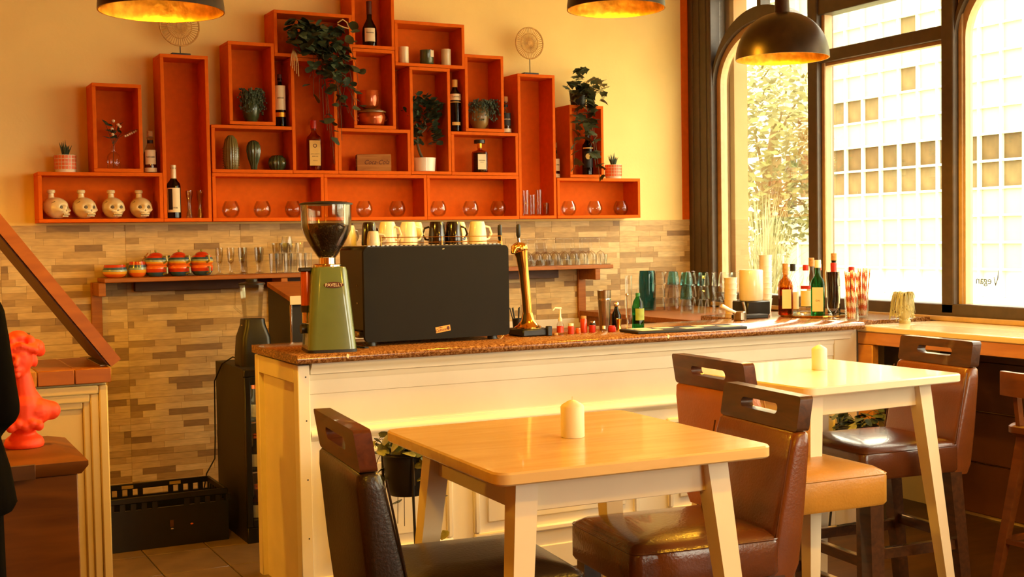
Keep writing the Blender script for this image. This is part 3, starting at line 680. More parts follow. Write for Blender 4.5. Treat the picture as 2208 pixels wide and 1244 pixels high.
def skull(label, loc, rz):
    o = thing('skull_bottle', label, 'bottle', loc, rz, 'painted skull bottles in the low left box')
    b = put('skull_body', _sk, o)
    for s_ in (-1, 1):
        MB().ball((s_*.0215, -.0490, .066), (.0155, .009, .0165), 14, 8).build('eye_socket', M_TOOTH, o)
        MB().tube([(s_*.045, -.03, .098), (s_*.052, -.012, .088), (s_*.055, .01, .072), (s_*.05, .03, .055)], .0016, 6).build('painted_line', M_TOOTH, o)
        for q in range(5): MB().ball((s_*(.050+.003*math.sin(q)), -.012+q*.012, .045+.008*math.cos(q*1.7)), .0028, 8, 6).build('painted_dot', M_TOOTH, o)
    MB().add([(0, -.0685, .056), (-.0075, -.0685, .042), (.0075, -.0685, .042)], [(0, 1, 2)]).build('nose_hole', M_TOOTH, o)
    th = MB()
    for r_, z_ in ((0, .031), (1, .021)):
        for q in range(7):
            a = (q-3)*.21; th.ball((math.sin(a)*.034, -.043-math.cos(a)*.034+.010*r_, z_-.004), (.0046, .004, .0056), 8, 6)
    th.build('teeth', M_BONE, o)
    MB().tube([(math.sin(a*.1)*.036, -.043-math.cos(a*.1)*.035, .022) for a in range(-8, 9)], .0014, 6).build('mouth_line', M_TOOTH, o)
    MB().lathe([(.022, .108), (.018, .120), (.0165, .136), (.0165, .144)], c=(0, .030, 0), n=18).build('neck', M_BONE, o)
    MB().lathe([(.0165, .1445), (.0215, .147), (.023, .158), (.019, .164)], c=(0, .030, 0), n=18).build('stopper', M_BONE, o)
for i, (x, rz, lab) in enumerate(((.905, .80, 'leftmost painted skull bottle, turned to show its cheek'), (1.056, .42, 'second painted skull bottle from the left in the low box'), (1.212, .20, 'third painted skull bottle from the left in the low box'), (1.365, .16, 'painted skull bottle at the right end of the four'))):
    skull(lab, (x, 7.265, ZS), rz)

# ================================================================== GLASS GLOBES AND TUMBLERS IN THE BOXES
gl_prof = [(.024, 0), (.042, .014), (.052, .042), (.050, .064), (.040, .088), (.034, .098), (.033, .0975), (.038, .086), (.048, .063), (.050, .042), (.040, .016), (.02, .004)]
_gm = MB().lathe(gl_prof, n=28, caps=False).mesh('glass_globe', M_GLASS)
GN = {0: 'far left', 1: 'middle', 2: 'right'}
for (bx, xs, who) in (('C1', (1.885, 2.075, 2.266), 'left of the coffee grinder'), ('C2', (2.575, 2.722, 2.943), 'in the box above the coffee machine'), ('C3', (3.226, 3.455, 3.655), 'in the box under the amaretto bottle'), ('I1', (4.19, 4.395, 4.605), 'in the rightmost low box')):
    for i, x in enumerate(xs):
        tag(put('glass_globe', _gm, None, (x, 7.275, ZS+.002)), 'clear round glass globe, %s of three %s' % (('left one', 'middle one', 'right one')[i], who), 'glass bowl', 'glass globes in the bottom boxes')
def glass(name, label, loc, prof, m=M_GLASS, n=20, cat='glass', group=None, rz=0, flat=False):
    return tag(MB().lathe(prof, n=n, caps=False).build(name, m, None, loc, (0, 0, rz), smooth=not flat), label, cat, group)
flute_p = [(.022, .001), (.022, .008), (.012, .05), (.011, .09), (.02, .135), (.021, .162), (.0195, .162), (.0185, .135), (.0095, .09), (.0105, .05), (.016, .01), (.001, .009)]
glass('stemless_flute', 'waisted clear glass right beside the wine bottle', (1.639, 7.26, ZS), flute_p, group='waisted glasses by the wine bottle')
glass('stemless_flute', 'waisted clear glass furthest right in the tall left box', (1.700, 7.26, ZS), flute_p, group='waisted glasses by the wine bottle')
def tumb(h, r): return [(r*.75, .001), (r*.8, .004), (r, h), (r-.0018, h), (r*.75, .012), (.001, .010)]
for x, h, lab in ((3.848, .168, 'tall narrow tumbler at the left of the tall right box'), (3.897, .14, 'shorter narrow tumbler second from left in the tall right box'), (3.948, .172, 'tall narrow tumbler third from left in the tall right box'), (4.000, .085, 'small shot glass at the right of the tall right box')):
    glass('narrow_tumbler', lab, (x, 7.25, ZS+.002), tumb(h, .022), group='tumblers in the tall right box')

# ================================================================== ORNAMENTS
def rattan_disc(label, loc, r, zc, rz=0):
    o = thing('rattan_ornament', label, 'ornament', loc, rz)
    MB().box(-.055, -.025, 0, .055, .025, .018, .003).build('base', M_BLACK, o)
    MB().cyl((0, 0, .018), (0, 0, zc-r*.98), .0028, n=8).build('rod', M_BLACKM, o)
    mb = MB(); cir = lambda q, m=36: [(q*math.cos(2*PI*i/m), 0, zc+q*math.sin(2*PI*i/m)) for i in range(m)]
    mb.tube(cir(r), .005, 6, closed=True); mb.tube(cir(r*.62), .0032, 5, closed=True); mb.tube(cir(r*.36), .002, 5, closed=True)
    mb.build('hoops', M_RATTAN, o)
    sp = MB()
    for i in range(44):
        a = 2*PI*i/44; sp.cyl((r*.12*math.cos(a), 0, zc+r*.12*math.sin(a)), (r*math.cos(a+.05), 0, zc+r*math.sin(a+.05)), .0023, n=5)
    sp.build('spokes', M_RATTAN, o)
    MB().cyl((0, -.004, zc), (0, .004, zc), r*.16, n=20).build('hub', M_RATTAN, o)
rattan_disc('round rattan wheel ornament half hidden by the left pendant lamp', (1.612, 7.27, 2.6355), .112, .175)
rattan_disc('round rattan wheel ornament on the tall right box', (3.905, 7.27, 2.6305), .102, .215)
# succulents in gridded pots
def succulent(label, loc):
    o = thing('potted_succulent', label, 'potted plant', loc)
    r = .058; MB().lathe([(r*.9, 0), (r*.92, .012), (r*.93, .014)], n=28).build('pot_foot', M_GROUT, o)
    MB().lathe([(r, .014), (r, .096), (r-.006, .096), (r-.006, .08)], n=28, caps=False).build('pot', M_GROUT, o)
    MB().lathe([(.001, .082), (r-.006, .082)], n=20, caps=False).build('soil', M_STEM, o)
    for j in range(4):
        for i in range(20):
            a = 2*PI*i/20; w = PI/20*.80
            MB().lathe([(r+.0012, .0165+j*.02), (r+.0012, .0335+j*.02)], n=2, a0=a-w, a1=a+w, caps=False).build('mosaic_tile', M_TERRA, o)
    for i in range(16):
        a = i*2.4; L = .065+.045*((i*7) % 5)/5*(1-i/24); sp = .010+.034*(i/16); c0 = Vector((.008*math.cos(a), .008*math.sin(a), .082)); tip = Vector((sp*math.cos(a), sp*math.sin(a), .082+L))
        MB().tube([c0, (c0+tip)/2+Vector((0, 0, .004)), tip], [.005, .0042, .0006], 6).build('leaf', M_LEAFD, o)
succulent('small spiky succulent in an orange mosaic pot at the far left', (.962, 7.27, 1.9605))
succulent('small spiky succulent in an orange mosaic pot at the far right', (4.545, 7.27, 1.9545))
# flower bottle
o = thing('flower_bottle', 'small clear glass bottle holding white blossom and dark leaves', 'vase', (1.222, 7.27, 1.981))
MB().lathe([(.034, 0), (.036, .004), (.036, .07), (.03, .085), (.012, .10), (.011, .13), (.014, .135)], n=24).build('glass', M_GLASS, o)
rg = random.Random(2); st = MB()
for q in range(6): st.tube([(0, 0, .01), (0, 0, .14), (rg.uniform(-.05, .05), rg.uniform(-.02, .02), rg.uniform(.2, .3))], .0015, 5)
st.tube([(0, 0, .13), (.03, -.02, .18), (.09, -.05, .215), (.13, -.06, .225)], .0015, 5); st.build('stems', M_STEM, o)
def leaf_mesh(name, L, W, m, kind='round', curl=.12):
    mb = MB()
    if kind == 'round': out = [(0, 0), (.35, .42), (.62, .5), (.86, .36), (1, 0)]
    elif kind == 'ivy': out = [(0, .12), (.06, .40), (.16, .52), (.34, .36), (.52, .34), (.60, .46), (.72, .22), (1, 0)]
    else: out = [(0, 0), (.3, .30), (.6, .28), (1, 0)]
    top = [(x*L, y*W, -curl*L*(y*2)**2+curl*.3*L*math.sin(x*PI)) for x, y in out]; mid = [(x*L, 0, curl*.3*L*math.sin(x*PI)+.001) for x, y in out]; bot = [(x, -y, z) for x, y, z in top]
    n = len(out); mb.add(top+mid+bot, [(i, i+1, n+i+1, n+i) for i in range(n-1)]+[(n+i, n+i+1, 2*n+i+1, 2*n+i) for i in range(n-1)])
    return mb.mesh(name, m)
LF_D = leaf_mesh('leaf', .040, .040, M_LEAFD); LF_M = leaf_mesh('leaf', .038, .040, M_LEAFM); LF_B = leaf_mesh('leaf', .05, .03, M_LEAFD, 'long')
LF_I = leaf_mesh('leaf', .055, .060, M_LEAFI, 'ivy'); LF_P = leaf_mesh('leaf', .045, .048, M_LEAFP, 'ivy'); LF_V = leaf_mesh('leaf', .055, .055, M_LEAFV); LF_G = leaf_mesh('leaf', .055, .055, M_LEAFM)
def put_leaf(me, parent, p, d, rg, s=1, up=(0, 0, 1)):
    d = Vector(d).normalized(); o = put('leaf', me, parent, p)
    q = d.to_track_quat('X', 'Z'); from mathutils import Quaternion
    o.rotation_mode = 'QUATERNION'; o.rotation_quaternion = q @ Quaternion((1, 0, 0), rg.uniform(-1.0, 1.0)); o.scale = (s, s, s); return o
for q in range(14):
    a = rg.uniform(0, 2*PI); put_leaf(LF_B, o, (rg.uniform(-.03, .03), rg.uniform(-.03, .01), rg.uniform(.17, .25)), (math.cos(a), math.sin(a)*.5-.2, rg.uniform(-.2, .7)), rg)
for q, p in enumerate([(0, -.03, .27), (.025, -.03, .25), (-.01, -.035, .225), (-.005, -.03, .195), (.035, -.03, .24)]+[(.06+.012*i, -.045, .185+.006*i) for i in range(7)]):
    MB().ball(p, .009 if q < 5 else .0065, 8, 6).build('blossom', M_PAPER, o)
# ceramic cacti
o = thing('ceramic_cactus', 'tall studded olive ceramic cactus', 'ornament', (1.893, 7.27, 1.984))
MB().lathe([(.036, 0), (.042, .02), (.047, .08), (.046, .13), (.036, .18), (.016, .204), (.001, .207)], n=64, rib=.08, nrib=16, caps=True).build('body', M_CACTUS2, o)
sp = MB()
for i in range(16):
    a = 2*PI*(i+.0)/16
    for j in range(13):
        z = .012+j*.0145; r = .047-.0*z if z < .13 else .047-(z-.13)*.5
        sp.ball((r*math.cos(a), r*math.sin(a), z), .0028, 6, 4)
tag(sp.build('studs', M_CACTUS2, o), kind='stuff')
o = thing('ceramic_cactus', 'upright dark green ribbed ceramic cactus with a narrow foot', 'ornament', (2.029, 7.27, 1.984))
MB().lathe([(.018, 0), (.022, .03), (.036, .07), (.044, .115), (.042, .145), (.03, .168), (.012, .178), (.001, .179)], n=56, rib=.16, nrib=12).build('body', M_CACTUS, o)
o = thing('ceramic_cactus', 'squat round green ribbed ceramic cactus', 'ornament', (2.172, 7.27, 1.984))
MB().lathe([(.03, 0), (.048, .018), (.055, .045), (.05, .072), (.032, .09), (.008, .094), (.001, .090)], n=60, rib=.16, nrib=14).build('body', M_CACTUS, o)
# candle tumblers
for x, r, h, m, lab in ((3.001, .032, .108, M_BONE, 'left ribbed ivory candle tumbler in the upper box'), (3.157, .044, .096, M_CACTUS, 'dark green candle tumbler in the middle of the upper box'), (3.292, .032, .109, M_BONE, 'right ribbed ivory candle tumbler in the upper box')):
    o = thing('candle_tumbler', lab, 'candle holder', (x, 7.26, 2.6595))
    MB().lathe([(r*.95, 0), (r, .003), (r, h), (r-.003, h), (r-.003, h*.8)], n=32, rib=0 if m == M_CACTUS else .03, nrib=24, caps=False).build('cup', m, o)
    MB().lathe([(.001, h*.8), (r-.003, h*.8)], n=16, caps=False).build('wax', M_WAX, o)
    if m == M_CACTUS: MB().box(.008, -.0455, .05, .03, -.042, .092).build('paper_label', M_PAPER, o)
# stacked copper pots
o = thing('stacked_pots', 'two copper glazed lidded pots stacked in an orange box', 'pot', (2.782, 7.27, 2.2645))
MB().lathe([(.05, 0), (.075, .012), (.086, .045), (.086, .07), (.078, .085)], n=32).build('lower_pot', M_COPPER, o)
MB().lathe([(.09, .085), (.09, .092), (.06, .105), (.02, .11)], n=32).build('lower_lid', M_POTB, o)
MB().lathe([(.035, .11), (.055, .125), (.064, .16), (.062, .19)], n=32, c=(-.015, 0, 0)).build('upper_pot', M_COPPER, o)
MB().lathe([(.064, .19), (.062, .205), (.06, .22), (.057, .22), (.058, .20)], n=32, c=(-.015, 0, 0), caps=False).build('upper_rim', M_COPPER, o)
for s_ in (-1, 1): MB().tube([(s_*.084, 0, .06), (s_*.1, 0, .065), (s_*.102, 0, .045), (s_*.085, 0, .035)], .005, 8).build('handle', M_COPPER, o)
# small wooden drinks crate
o = thing('wooden_crate', 'small wooden drinks crate with red lettering', 'crate', (2.783, 7.26, 1.984), -.28)
MB().box(-.105, -.05, 0, .105, .05, .105, .002).build('box', wood('crate wood', '#9a6024', '#b87c3a', .6, 5, (1, 8, 8)), o)
MB().box(-.1065, -.049, .001, -.1045, .049, .104).build('end_board', M_FLAPD, o)
text('lettering', 'Coca-Cola', .040, M_INKR, o, (.015, -.0506, .055), shear=.35, xs=.9)
text('lettering', '5', .07, M_PAPER, o, (-.107, 0, .052), (PI/2, 0, -PI/2))

# ================================================================== PLANTS ON THE WALL
def plant_leaves(o, paths, leaves, rg, per, spread=.03, size=(.7, 1.2), stem=True, front=True):
    sm = MB()
    for pts in paths:
        sm.tube(pts, .0016, 5)
        for k in range(per):
            t = rg.uniform(.05, 1)*(len(pts)-1); i = min(int(t), len(pts)-2); p = Vector(pts[i]).lerp(Vector(pts[i+1]), t-i)
            a = rg.uniform(0, 2*PI); d = Vector((math.cos(a), -abs(math.sin(a))*.8 if front else math.sin(a), rg.uniform(-.7, .35)))
            put_leaf(rg.choice(leaves), o, p+Vector((rg.uniform(-1, 1), rg.uniform(-1, .2), rg.uniform(-1, 1)))*spread, d, rg, rg.uniform(*size))
    sm.build('stems', M_STEM, o)
rg = random.Random(21)
o = thing('trailing_eucalyptus', 'big trailing plant of round dark leaves spilling from the upper box', 'plant', (2.40, 7.20, 2.676))
MB().lathe([(.05, 0), (.062, .01), (.07, .08), (.066, .08), (.06, .02)], n=20, c=(0, .07, 0), caps=False).build('pot', M_LEAFD, o)
paths = []
for q in range(25):
    x1 = rg.uniform(-.20, .24); drop = rg.uniform(-.05, .14) if q % 3 == 0 else -rg.uniform(.05, .36)
    if -.02 < x1 < .24 and q % 2: drop = -rg.uniform(.25, .52) if x1 > .12 else -rg.uniform(.2, .4)
    if x1 < -.08: drop = rg.uniform(-.08, .12)
    paths.append(qbez((0, .07, .08), (x1*.9, -.08, .24), (x1, -.06+rg.uniform(-.04, .02), drop), 6))
plant_leaves(o, paths, (LF_D, LF_D, LF_M), rg, 8, .034, (1.15, 1.9))
plant_leaves(o, [qbez((rg.uniform(-.05, .15), .0, .05), (rg.uniform(-.06, .22), -.10, .02), (x1, -.07, -rg.uniform(.12, .30) if x1 < .1 else -rg.uniform(.22, .40)), 6) for x1 in (-.06, -.03, 0, .03, .05, .08, .12, .15, .18, .2, .22, .24, .23)], (LF_D, LF_D, LF_M), rg, 7, .03, (1.15, 1.85))
plant_leaves(o, [qbez((0, .07, .08), (.05, -.05, .05), (.06+.02*q, -.02, -.45-.1*q), 6) for q in range(3)], (LF_D,), rg, 3, .025, (1.0, 1.5))
for q in range(5): MB().tube(qbez((-.15, -.05, .02), (-.17+.01*q, -.08, .0), (-.175+.012*q, -.07, -.08-.015*q), 5), .0025, 5).build('raffia_strand', M_RAFFIA, o)
rf = MB()
rf.tube([(.10, -.13, .18), (.13, -.14, .2), (.16, -.13, .185), (.17, -.13, .15), (.13, -.14, .155), (.10, -.13, .17)], .004, 6)
rf.build('raffia', M_RAFFIA, o)
def shaggy(label, loc, r, h, mpot, seed, side=0):
    rg = random.Random(seed); o = thing('hanging_plant_pot', label, 'potted plant', loc)
    MB().lathe([(r*.5, 0), (r*.85, h*.2), (r, h*.5), (r*.9, h*.8), (r*.7, h*.95), (r*.62, h*.95), (r*.6, h*.8)], n=28, caps=False).build('pot', mpot, o)
    mb = MB()
    for q in range(150):
        a = rg.uniform(0, 2*PI); x1 = math.cos(a)*r*rg.uniform(.9, 1.5)+side*rg.uniform(0, r*1.3); y1 = math.sin(a)*r*.9-.01; zz = rg.uniform(.05, h*.9) if rg.random() < .8 else rg.uniform(h, h*1.15)
        pts = qbez((x1*.2, y1*.2, h*.9), (x1*.8, y1*.8, h*1.25), (x1, y1-.02, zz), 5); mb.tube(pts, [.002, .002, .0018, .0016, .0012, .0008], 4)
        for p in pts[2:]: mb.ball((p[0]+rg.uniform(-.006, .006), p[1]-.003, p[2]), (.005, .003, .006), 5, 3)
    tag(mb.build('foliage', M_LEAFD, o), kind='stuff')
shaggy('shaggy hanging plant in a pot left of the whisky bottle', (2.02, 7.27, 2.2655), .055, .17, M_CACTUS, 4)
shaggy('brown round vase with a plant spilling to its right', (3.525, 7.27, 2.2645), .066, .165, M_POTB, 5, side=1)
o = thing('potted_tree', 'small dark bonsai-like tree in a white pot', 'potted plant', (3.125, 7.26, 1.986))
MB().lathe([(.066, 0), (.07, .004), (.076, .088), (.072, .088), (.068, .07)], n=32, caps=False).build('pot', M_CERAM, o)
MB().lathe([(.001, .072), (.07, .072)], n=20, caps=False).build('soil', M_STEM, o)
MB().tube(qbez((0, 0, .07), (-.05, .01, .16), (-.04, 0, .22), 6)+[(.02, 0, .28), (.0, 0, .36)], [.011, .01, .009, .009, .008, .007, .006, .006, .003], 8).build('trunk', M_STEM, o)
rg = random.Random(31)
for q in range(230):
    a = rg.uniform(0, 2*PI); u = rg.random(); rr = .10*math.sqrt(u); zz = .40+.09*rg.uniform(-1, 1)*math.sqrt(1-u*.8)
    if q % 3 == 0: zz = rg.uniform(.17, .36); rr = rg.uniform(.05, .085)
    p = (rr*math.cos(a), rr*math.sin(a)*.7-.01, zz); put_leaf(rg.choice((LF_D, LF_D, LF_B)), o, p, (math.cos(a), math.sin(a)-.4, rg.uniform(-.3, .8)), rg, rg.uniform(.85, 1.3))
rg = random.Random(41)
o = thing('trailing_ivy', 'variegated ivy trailing from a pot on the right upright box', 'plant', (4.26, 7.25, 2.441))
MB().lathe([(.045, 0), (.05, .01), (.06, .10), (.056, .10), (.05, .03)], n=24, caps=False).build('pot', M_BLACKM, o)
ip = [qbez((0, 0, .09), (.02, -.12, .22), (-.02+.03*q, -.10, -.15-.085*q), 7) for q in range(5)]
ip += [qbez((0, 0, .09), (-.06, -.05, .2), (-.12, -.06, .12), 5), qbez((0, 0, .09), (-.03, 0, .28), (.02, -.02, .23), 5), qbez((0, 0, .09), (.10, -.05, .2), (.16, -.08, .02), 6), qbez((0, 0, .09), (.1, -.02, .26), (.16, -.05, .12), 5), qbez((0, 0, .09), (-.08, -.05, .16), (-.05, -.08, -.12), 5)]
ip += [qbez((0, -.05, .05), (-.10, -.10, -.1), (-.09, -.09, -.42), 6)]
sm = MB()
for i, pts in enumerate(ip):
    sm.tube(pts, .0018, 5)
    for t in range(2, 2*len(pts)-1):
        k = t/2; j = min(int(k), len(pts)-2); p = Vector(pts[j]).lerp(Vector(pts[j+1]), k-j); a = rg.uniform(0, 2*PI)
        put_leaf(LF_P if (i in (7, 8) and rg.random() < .6) else LF_I, o, p, (math.cos(a), -.7-.3*rg.random(), rg.uniform(-.7, .3)), rg, rg.uniform(.95, 1.5))
sm.build('stems', M_STEM, o)

# ================================================================== LONG WALL SHELF
ws = thing('wall_shelf', 'long wooden wall shelf carrying the glassware and striped teapots', 'shelf', (1.13, YW, 1.343))
MB().box(0, -.25, 0, 3.32, -.010, .025, .003).build('board', M_SHELFW, ws)
for x in (-.04, 1.0, 2.16, 3.17):
    MB().box(x, -.03, -.375, x+.06, -.011, -.001, .003).build('bracket_upright', M_SHELFW, ws)
    MB().box(x+.008, -.245, -.075, x+.048, -.031, -.001, .003).build('bracket_arm', M_SHELFW, ws)
MB().box(0.2, -.06, -.06, 3.0, -.012, -.001, .002).build('back_batten', M_FLAPD, ws)
ZW = 1.369
def striped(name, prof, mats, parent, c=(0, 0, 0), n=32):
    o = MB().lathe(prof, c, n, m=[i % len(mats) for i in range(len(prof)-1)], caps=False); return o.build(name, mats, parent)
STR = [M_STRIPE_B, M_STRIPE_L, M_STRIPE_Y, M_STRIPE_O, M_STRIPE_R]
def bowl_s(label, x, r, h, spoon):
    o = thing('striped_bowl', label, 'bowl', (x, 7.25, ZW), 0)
    prof = [(r*.55, 0), (r*.8, h*.10), (r*.95, h*.28), (r, h*.48), (r*.98, h*.62), (r*.9, h*.80), (r*.84, h), (r*.78, h), (r*.8, h*.6), (r*.5, h*.12)]
    MB().lathe(prof, n=32, m=[0, 0, 1, 2, 3, 4, 4, 3, 3], caps=False).build('body', [M_STRIPE_O, M_STRIPE_Y, M_STRIPE_L, M_STRIPE_B, M_STRIPE_R], o)
    if spoon: MB().tube([(0, 0, h*.4), (.03, 0, h*1.1), (.062, 0, h*1.55)], .003, 6).build('spoon_handle', M_SHELFW, o)
bowl_s('striped sugar bowl furthest left on the wall shelf', 1.208, .068, .072, False)
bowl_s('small striped bowl with a spoon handle beside the teapots', 1.333, .052, .088, True)
def teapot(label, x, rz):
    o = thing('striped_teapot', label, 'teapot', (x, 7.25, ZW), rz, 'striped tea-for-one sets on the wall shelf')
    MB().lathe([(.035, 0), (.048, .006), (.060, .025), (.065, .045), (.063, .056), (.058, .062)], n=32, m=[0, 0, 1, 2, 2], caps=True).build('cup', [M_STRIPE_B, M_STRIPE_R, M_STRIPE_O], o)
    MB().lathe([(.058, .063), (.065, .075), (.066, .085), (.064, .095), (.058, .107), (.045, .119), (.036, .124)], n=32, m=[0, 1, 2, 3, 4, 4], caps=True).build('pot', [M_STRIPE_O, M_STRIPE_Y, M_STRIPE_L, M_STRIPE_B, M_STRIPE_R], o)
    l = MB().lathe([(.038, .124), (.030, .132), (.012, .138)], n=24).build('lid', M_STRIPE_R, o)
    MB().lathe([(.004, .138), (.008, .144), (.007, .15), (.001, .153)], n=12).build('knob', M_STRIPE_G, l)
    MB().tube([(.055, 0, .112), (.085, 0, .115), (.09, 0, .09), (.06, 0, .075)], .006, 8).build('pot_handle', M_STRIPE_G, o)
    MB().tube([(.06, .005, .05), (.082, .005, .048), (.082, .005, .02), (.052, .005, .012)], .006, 8).build('cup_handle', M_STRIPE_G, o)
    MB().tube([(-.055, 0, .08), (-.08, 0, .10), (-.085, 0, .118)], [.011, .008, .006], 8).build('spout', M_STRIPE_B, o)
teapot('striped teapot on its cup, left one of three', 1.437, -1.0)
teapot('striped teapot on its cup, middle one of three', 1.569, -1.05)
teapot('striped teapot on its cup, nearest the glasses', 1.700, -1.3)
# tall glasses
tall_p = [(.024, .001), (.024, .004), (.010, .012), (.008, .045), (.018, .075), (.022, .12), (.0225, .158), (.021, .158), (.0205, .12), (.016, .077), (.001, .062)]
for i, (x, y) in enumerate(((1.803, 7.25), (1.868, 7.24), (1.932, 7.23), (1.958, 7.29), (2.03, 7.23), (2.055, 7.29))):
    glass('tall_glass', 'tall stemmed clear glass on the wall shelf, %s from the teapots' % ('first', 'second', 'third', 'fourth', 'fifth', 'sixth')[i], (x, y, ZW), tall_p, group='tall stemmed glasses on the wall shelf')
hb_p = [(.020, .001), (.021, .006), (.027, .118), (.0252, .118), (.019, .016), (.001, .014)]
for i in range(6):
    glass('tumbler', 'clear tumbler in the lower row on the wall shelf, %s from the tall glasses' % ('first', 'second', 'third', 'fourth', 'fifth', 'sixth')[i], (2.118+.045*i, 7.22+.03*(i % 2), ZW), hb_p, group='tumblers in the lower row')
for i in range(4):
    glass('tumbler', 'clear tumbler stacked in the upper row, %s from the left' % ('first', 'second', 'third', 'fourth')[i], (2.142+.05*i, 7.235, ZW+.119), [(r, z*.52) for r, z in hb_p], group='tumblers in the upper row')
glass('wine_goblet', 'tall wine goblet standing behind the coffee grinder hopper', (2.232, 7.31, ZW), [(.033, .001), (.032, .004), (.005, .01), (.004, .10), (.03, .13), (.036, .17), (.03, .22), (.0285, .22), (.0345, .17), (.028, .132), (.001, .115)])
# upturned wine glasses
inv = [(.030, .001), (.0365, .03), (.036, .055), (.024, .082), (.005, .095), (.0035, .10), (.0035, .165), (.008, .172), (.032, .178), (.032, .180), (.001, .1795)]
NUM = ('first', 'second', 'third', 'fourth', 'fifth', 'sixth', 'seventh', 'eighth', 'ninth')
for i in range(9):
    glass('wine_glass', 'upturned wine glass in the front row right of the beer tap, %s from the tap' % NUM[i], (3.83+.0695*i, 7.195, ZW), inv, group='upturned wine glasses, front row')
for i in range(8):
    glass('wine_glass', 'upturned wine glass in the back row against the tiles, %s from the tap' % NUM[i], (3.865+.0695*i, 7.29, ZW), inv, group='upturned wine glasses, back row')
glass('tumbler', 'short tumbler at the right end of the wine glasses', (4.425, 7.22, ZW), [(.022, .001), (.024, .004), (.028, .07), (.0262, .07), (.022, .01), (.001, .008)])

# ================================================================== COFFEE GRINDER
g = thing('coffee_grinder', 'sage green coffee grinder with a bean hopper on the granite', 'coffee grinder', (1.742, 5.125, 1.0805), -.18)
def rrect(w, d, r, z, n=6, cx=0, cy=0):
    pts = []
    for (sx, sy, a0) in ((1, -1, -PI/2), (1, 1, 0), (-1, 1, PI/2), (-1, -1, PI)):
        for i in range(n+1): a = a0+PI/2*i/n; pts.append((cx+sx*(w-r)+r*math.cos(a), cy+sy*(d-r)+r*math.sin(a), z))
    return pts
MB().loft([rrect(.107, .12, .03, .0), rrect(.107, .12, .03, .012)]).build('foot', M_BLACK, g)
body = MB().loft([rrect(.105, .118, .032, .0125), rrect(.099, .112, .034, .09), rrect(.088, .10, .036, .22), rrect(.077, .09, .036, .345), rrect(.072, .086, .034, .362), rrect(.055, .07, .03, .366)]).build('body', M_GRIND, g)
MB().lathe([(.062, .366), (.062, .372), (.052, .376)], n=28).build('collar_plate', M_CHROME, g)
MB().lathe([(.036, .376), (.036, .402)], n=24).build('neck', M_CHROME, g)
MB().lathe([(.036, .402), (.045, .412), (.062, .44), (.088, .485), (.104, .52), (.108, .545), (.110, .63), (.107, .63), (.105, .545), (.10, .52), (.085, .487), (.058, .441), (.040, .414), (.034, .404)], n=36, caps=False).build('hopper', M_HOPPER, g)
MB().lathe([(.034, .405), (.043, .416), (.06, .444), (.086, .49), (.100, .523), (.1035, .543), (.098, .549), (.05, .552), (.001, .55)], n=36).build('coffee_beans', M_BEAN, g)
MB().lathe([(.114, .630), (.115, .637), (.10, .641), (.04, .646), (.001, .647)], n=36).build('hopper_lid', M_BLACK, g)
MB().lathe([(.011, .368), (.011, .31)], c=(-.085, -.03, 0), n=14).build('lever_joint', M_BLACK, g) if False else None
dz = MB(); dz.box(-.125, -.05, .345, -.06, .01, .362, .004); dz.build('doser_lid', M_BLACK, g)
MB().lathe([(.022, .20), (.022, .345)], c=(-.097, -.02, 0), n=18).build('doser', M_COPPER, g)
MB().lathe([(.0235, .17), (.0235, .20)], c=(-.097, -.02, 0), n=18).build('doser_base', M_BLACK, g)
MB().cyl((-.085, -.03, .10), (-.124, -.035, .10), .020, n=16).build('knob', M_BLACK, g)
MB().lathe([(.016, .125), (.016, .17)], c=(-.10, -.02, 0), n=14).build('chute', M_CHROME, g)
# name badge on the front face, lettering bent over the rounded body
bd = MB(); N = 28
bd.add([(.042*math.cos(2*PI*i/N), 0, .0125*math.sin(2*PI*i/N)) for i in range(N)]+[(.042*math.cos(2*PI*i/N), .004, .0125*math.sin(2*PI*i/N)) for i in range(N)], [tuple(range(N))]+[(i, N+i, N+(i+1) % N, (i+1) % N) for i in range(N)])
bdo = bd.build('name_badge', M_INKR, g, (.012, -.099, .287), (.08, 0, .0))
text('lettering', 'PAVELLY', .0205, M_PAPER, bdo, (0, -.0008, 0), xs=.95)
# ================================================================== ESPRESSO MACHINE
e = thing('espresso_machine', 'large black espresso machine with a plain charcoal back panel', 'coffee machine', (2.30, 5.20, 1.0805))
def rpanel(w, z0, z1, r, y0, y1, n=6):
    pts = []
    for (sx, cz, a0) in ((1, z0+r, -PI/2), (1, z1-r, 0), (-1, z1-r, PI/2), (-1, z0+r, PI)):
        for i in range(n+1): a = a0+PI/2*i/n; pts.append((sx*(w-r)+r*math.cos(a), cz+r*math.sin(a)))
    return MB().yprism(pts, y0, y1)
rpanel(.363, .018, .443, .022, 0, .022).build('back_panel', M_PANEL, e)
MB().box(-.35, .0225, .06, .35, .36, .44, .01).build('body', M_BLACK, e)
MB().box(-.352, .12, .03, .352, .40, .06, .006).build('drip_tray', M_STEEL, e)
MB().box(-.34, .0225, .4405, .34, .36, .448, .002).build('cup_tray', M_BLACKM, e)
sl = MB()
for i in range(30): sl.box(-.33+.0225*i, .03, .448, -.33+.0225*i+.012, .35, .450)
tag(sl.build('tray_slots', M_CHROME, e), kind='stuff')
rl = MB()
for z in (.462, .486): rl.tube([(-.27, .02, z), (.335, .02, z), (.335, .34, z)], .0018, 6); 
for x, y in ((-.27, .02), (.03, .02), (.335, .02), (.335, .34)): rl.cyl((x, y, .448), (x, y, .488), .0022, n=8)
rl.build('cup_rail', M_BRASS, e)
for x in (-.32, .29):
    for y in (.02, .30): MB().lathe([(.024, 0), (.024, .01), (.020, .028), (.022, .06)], c=(x, y+.02, 0), n=16).build('foot', M_BLACK, e)
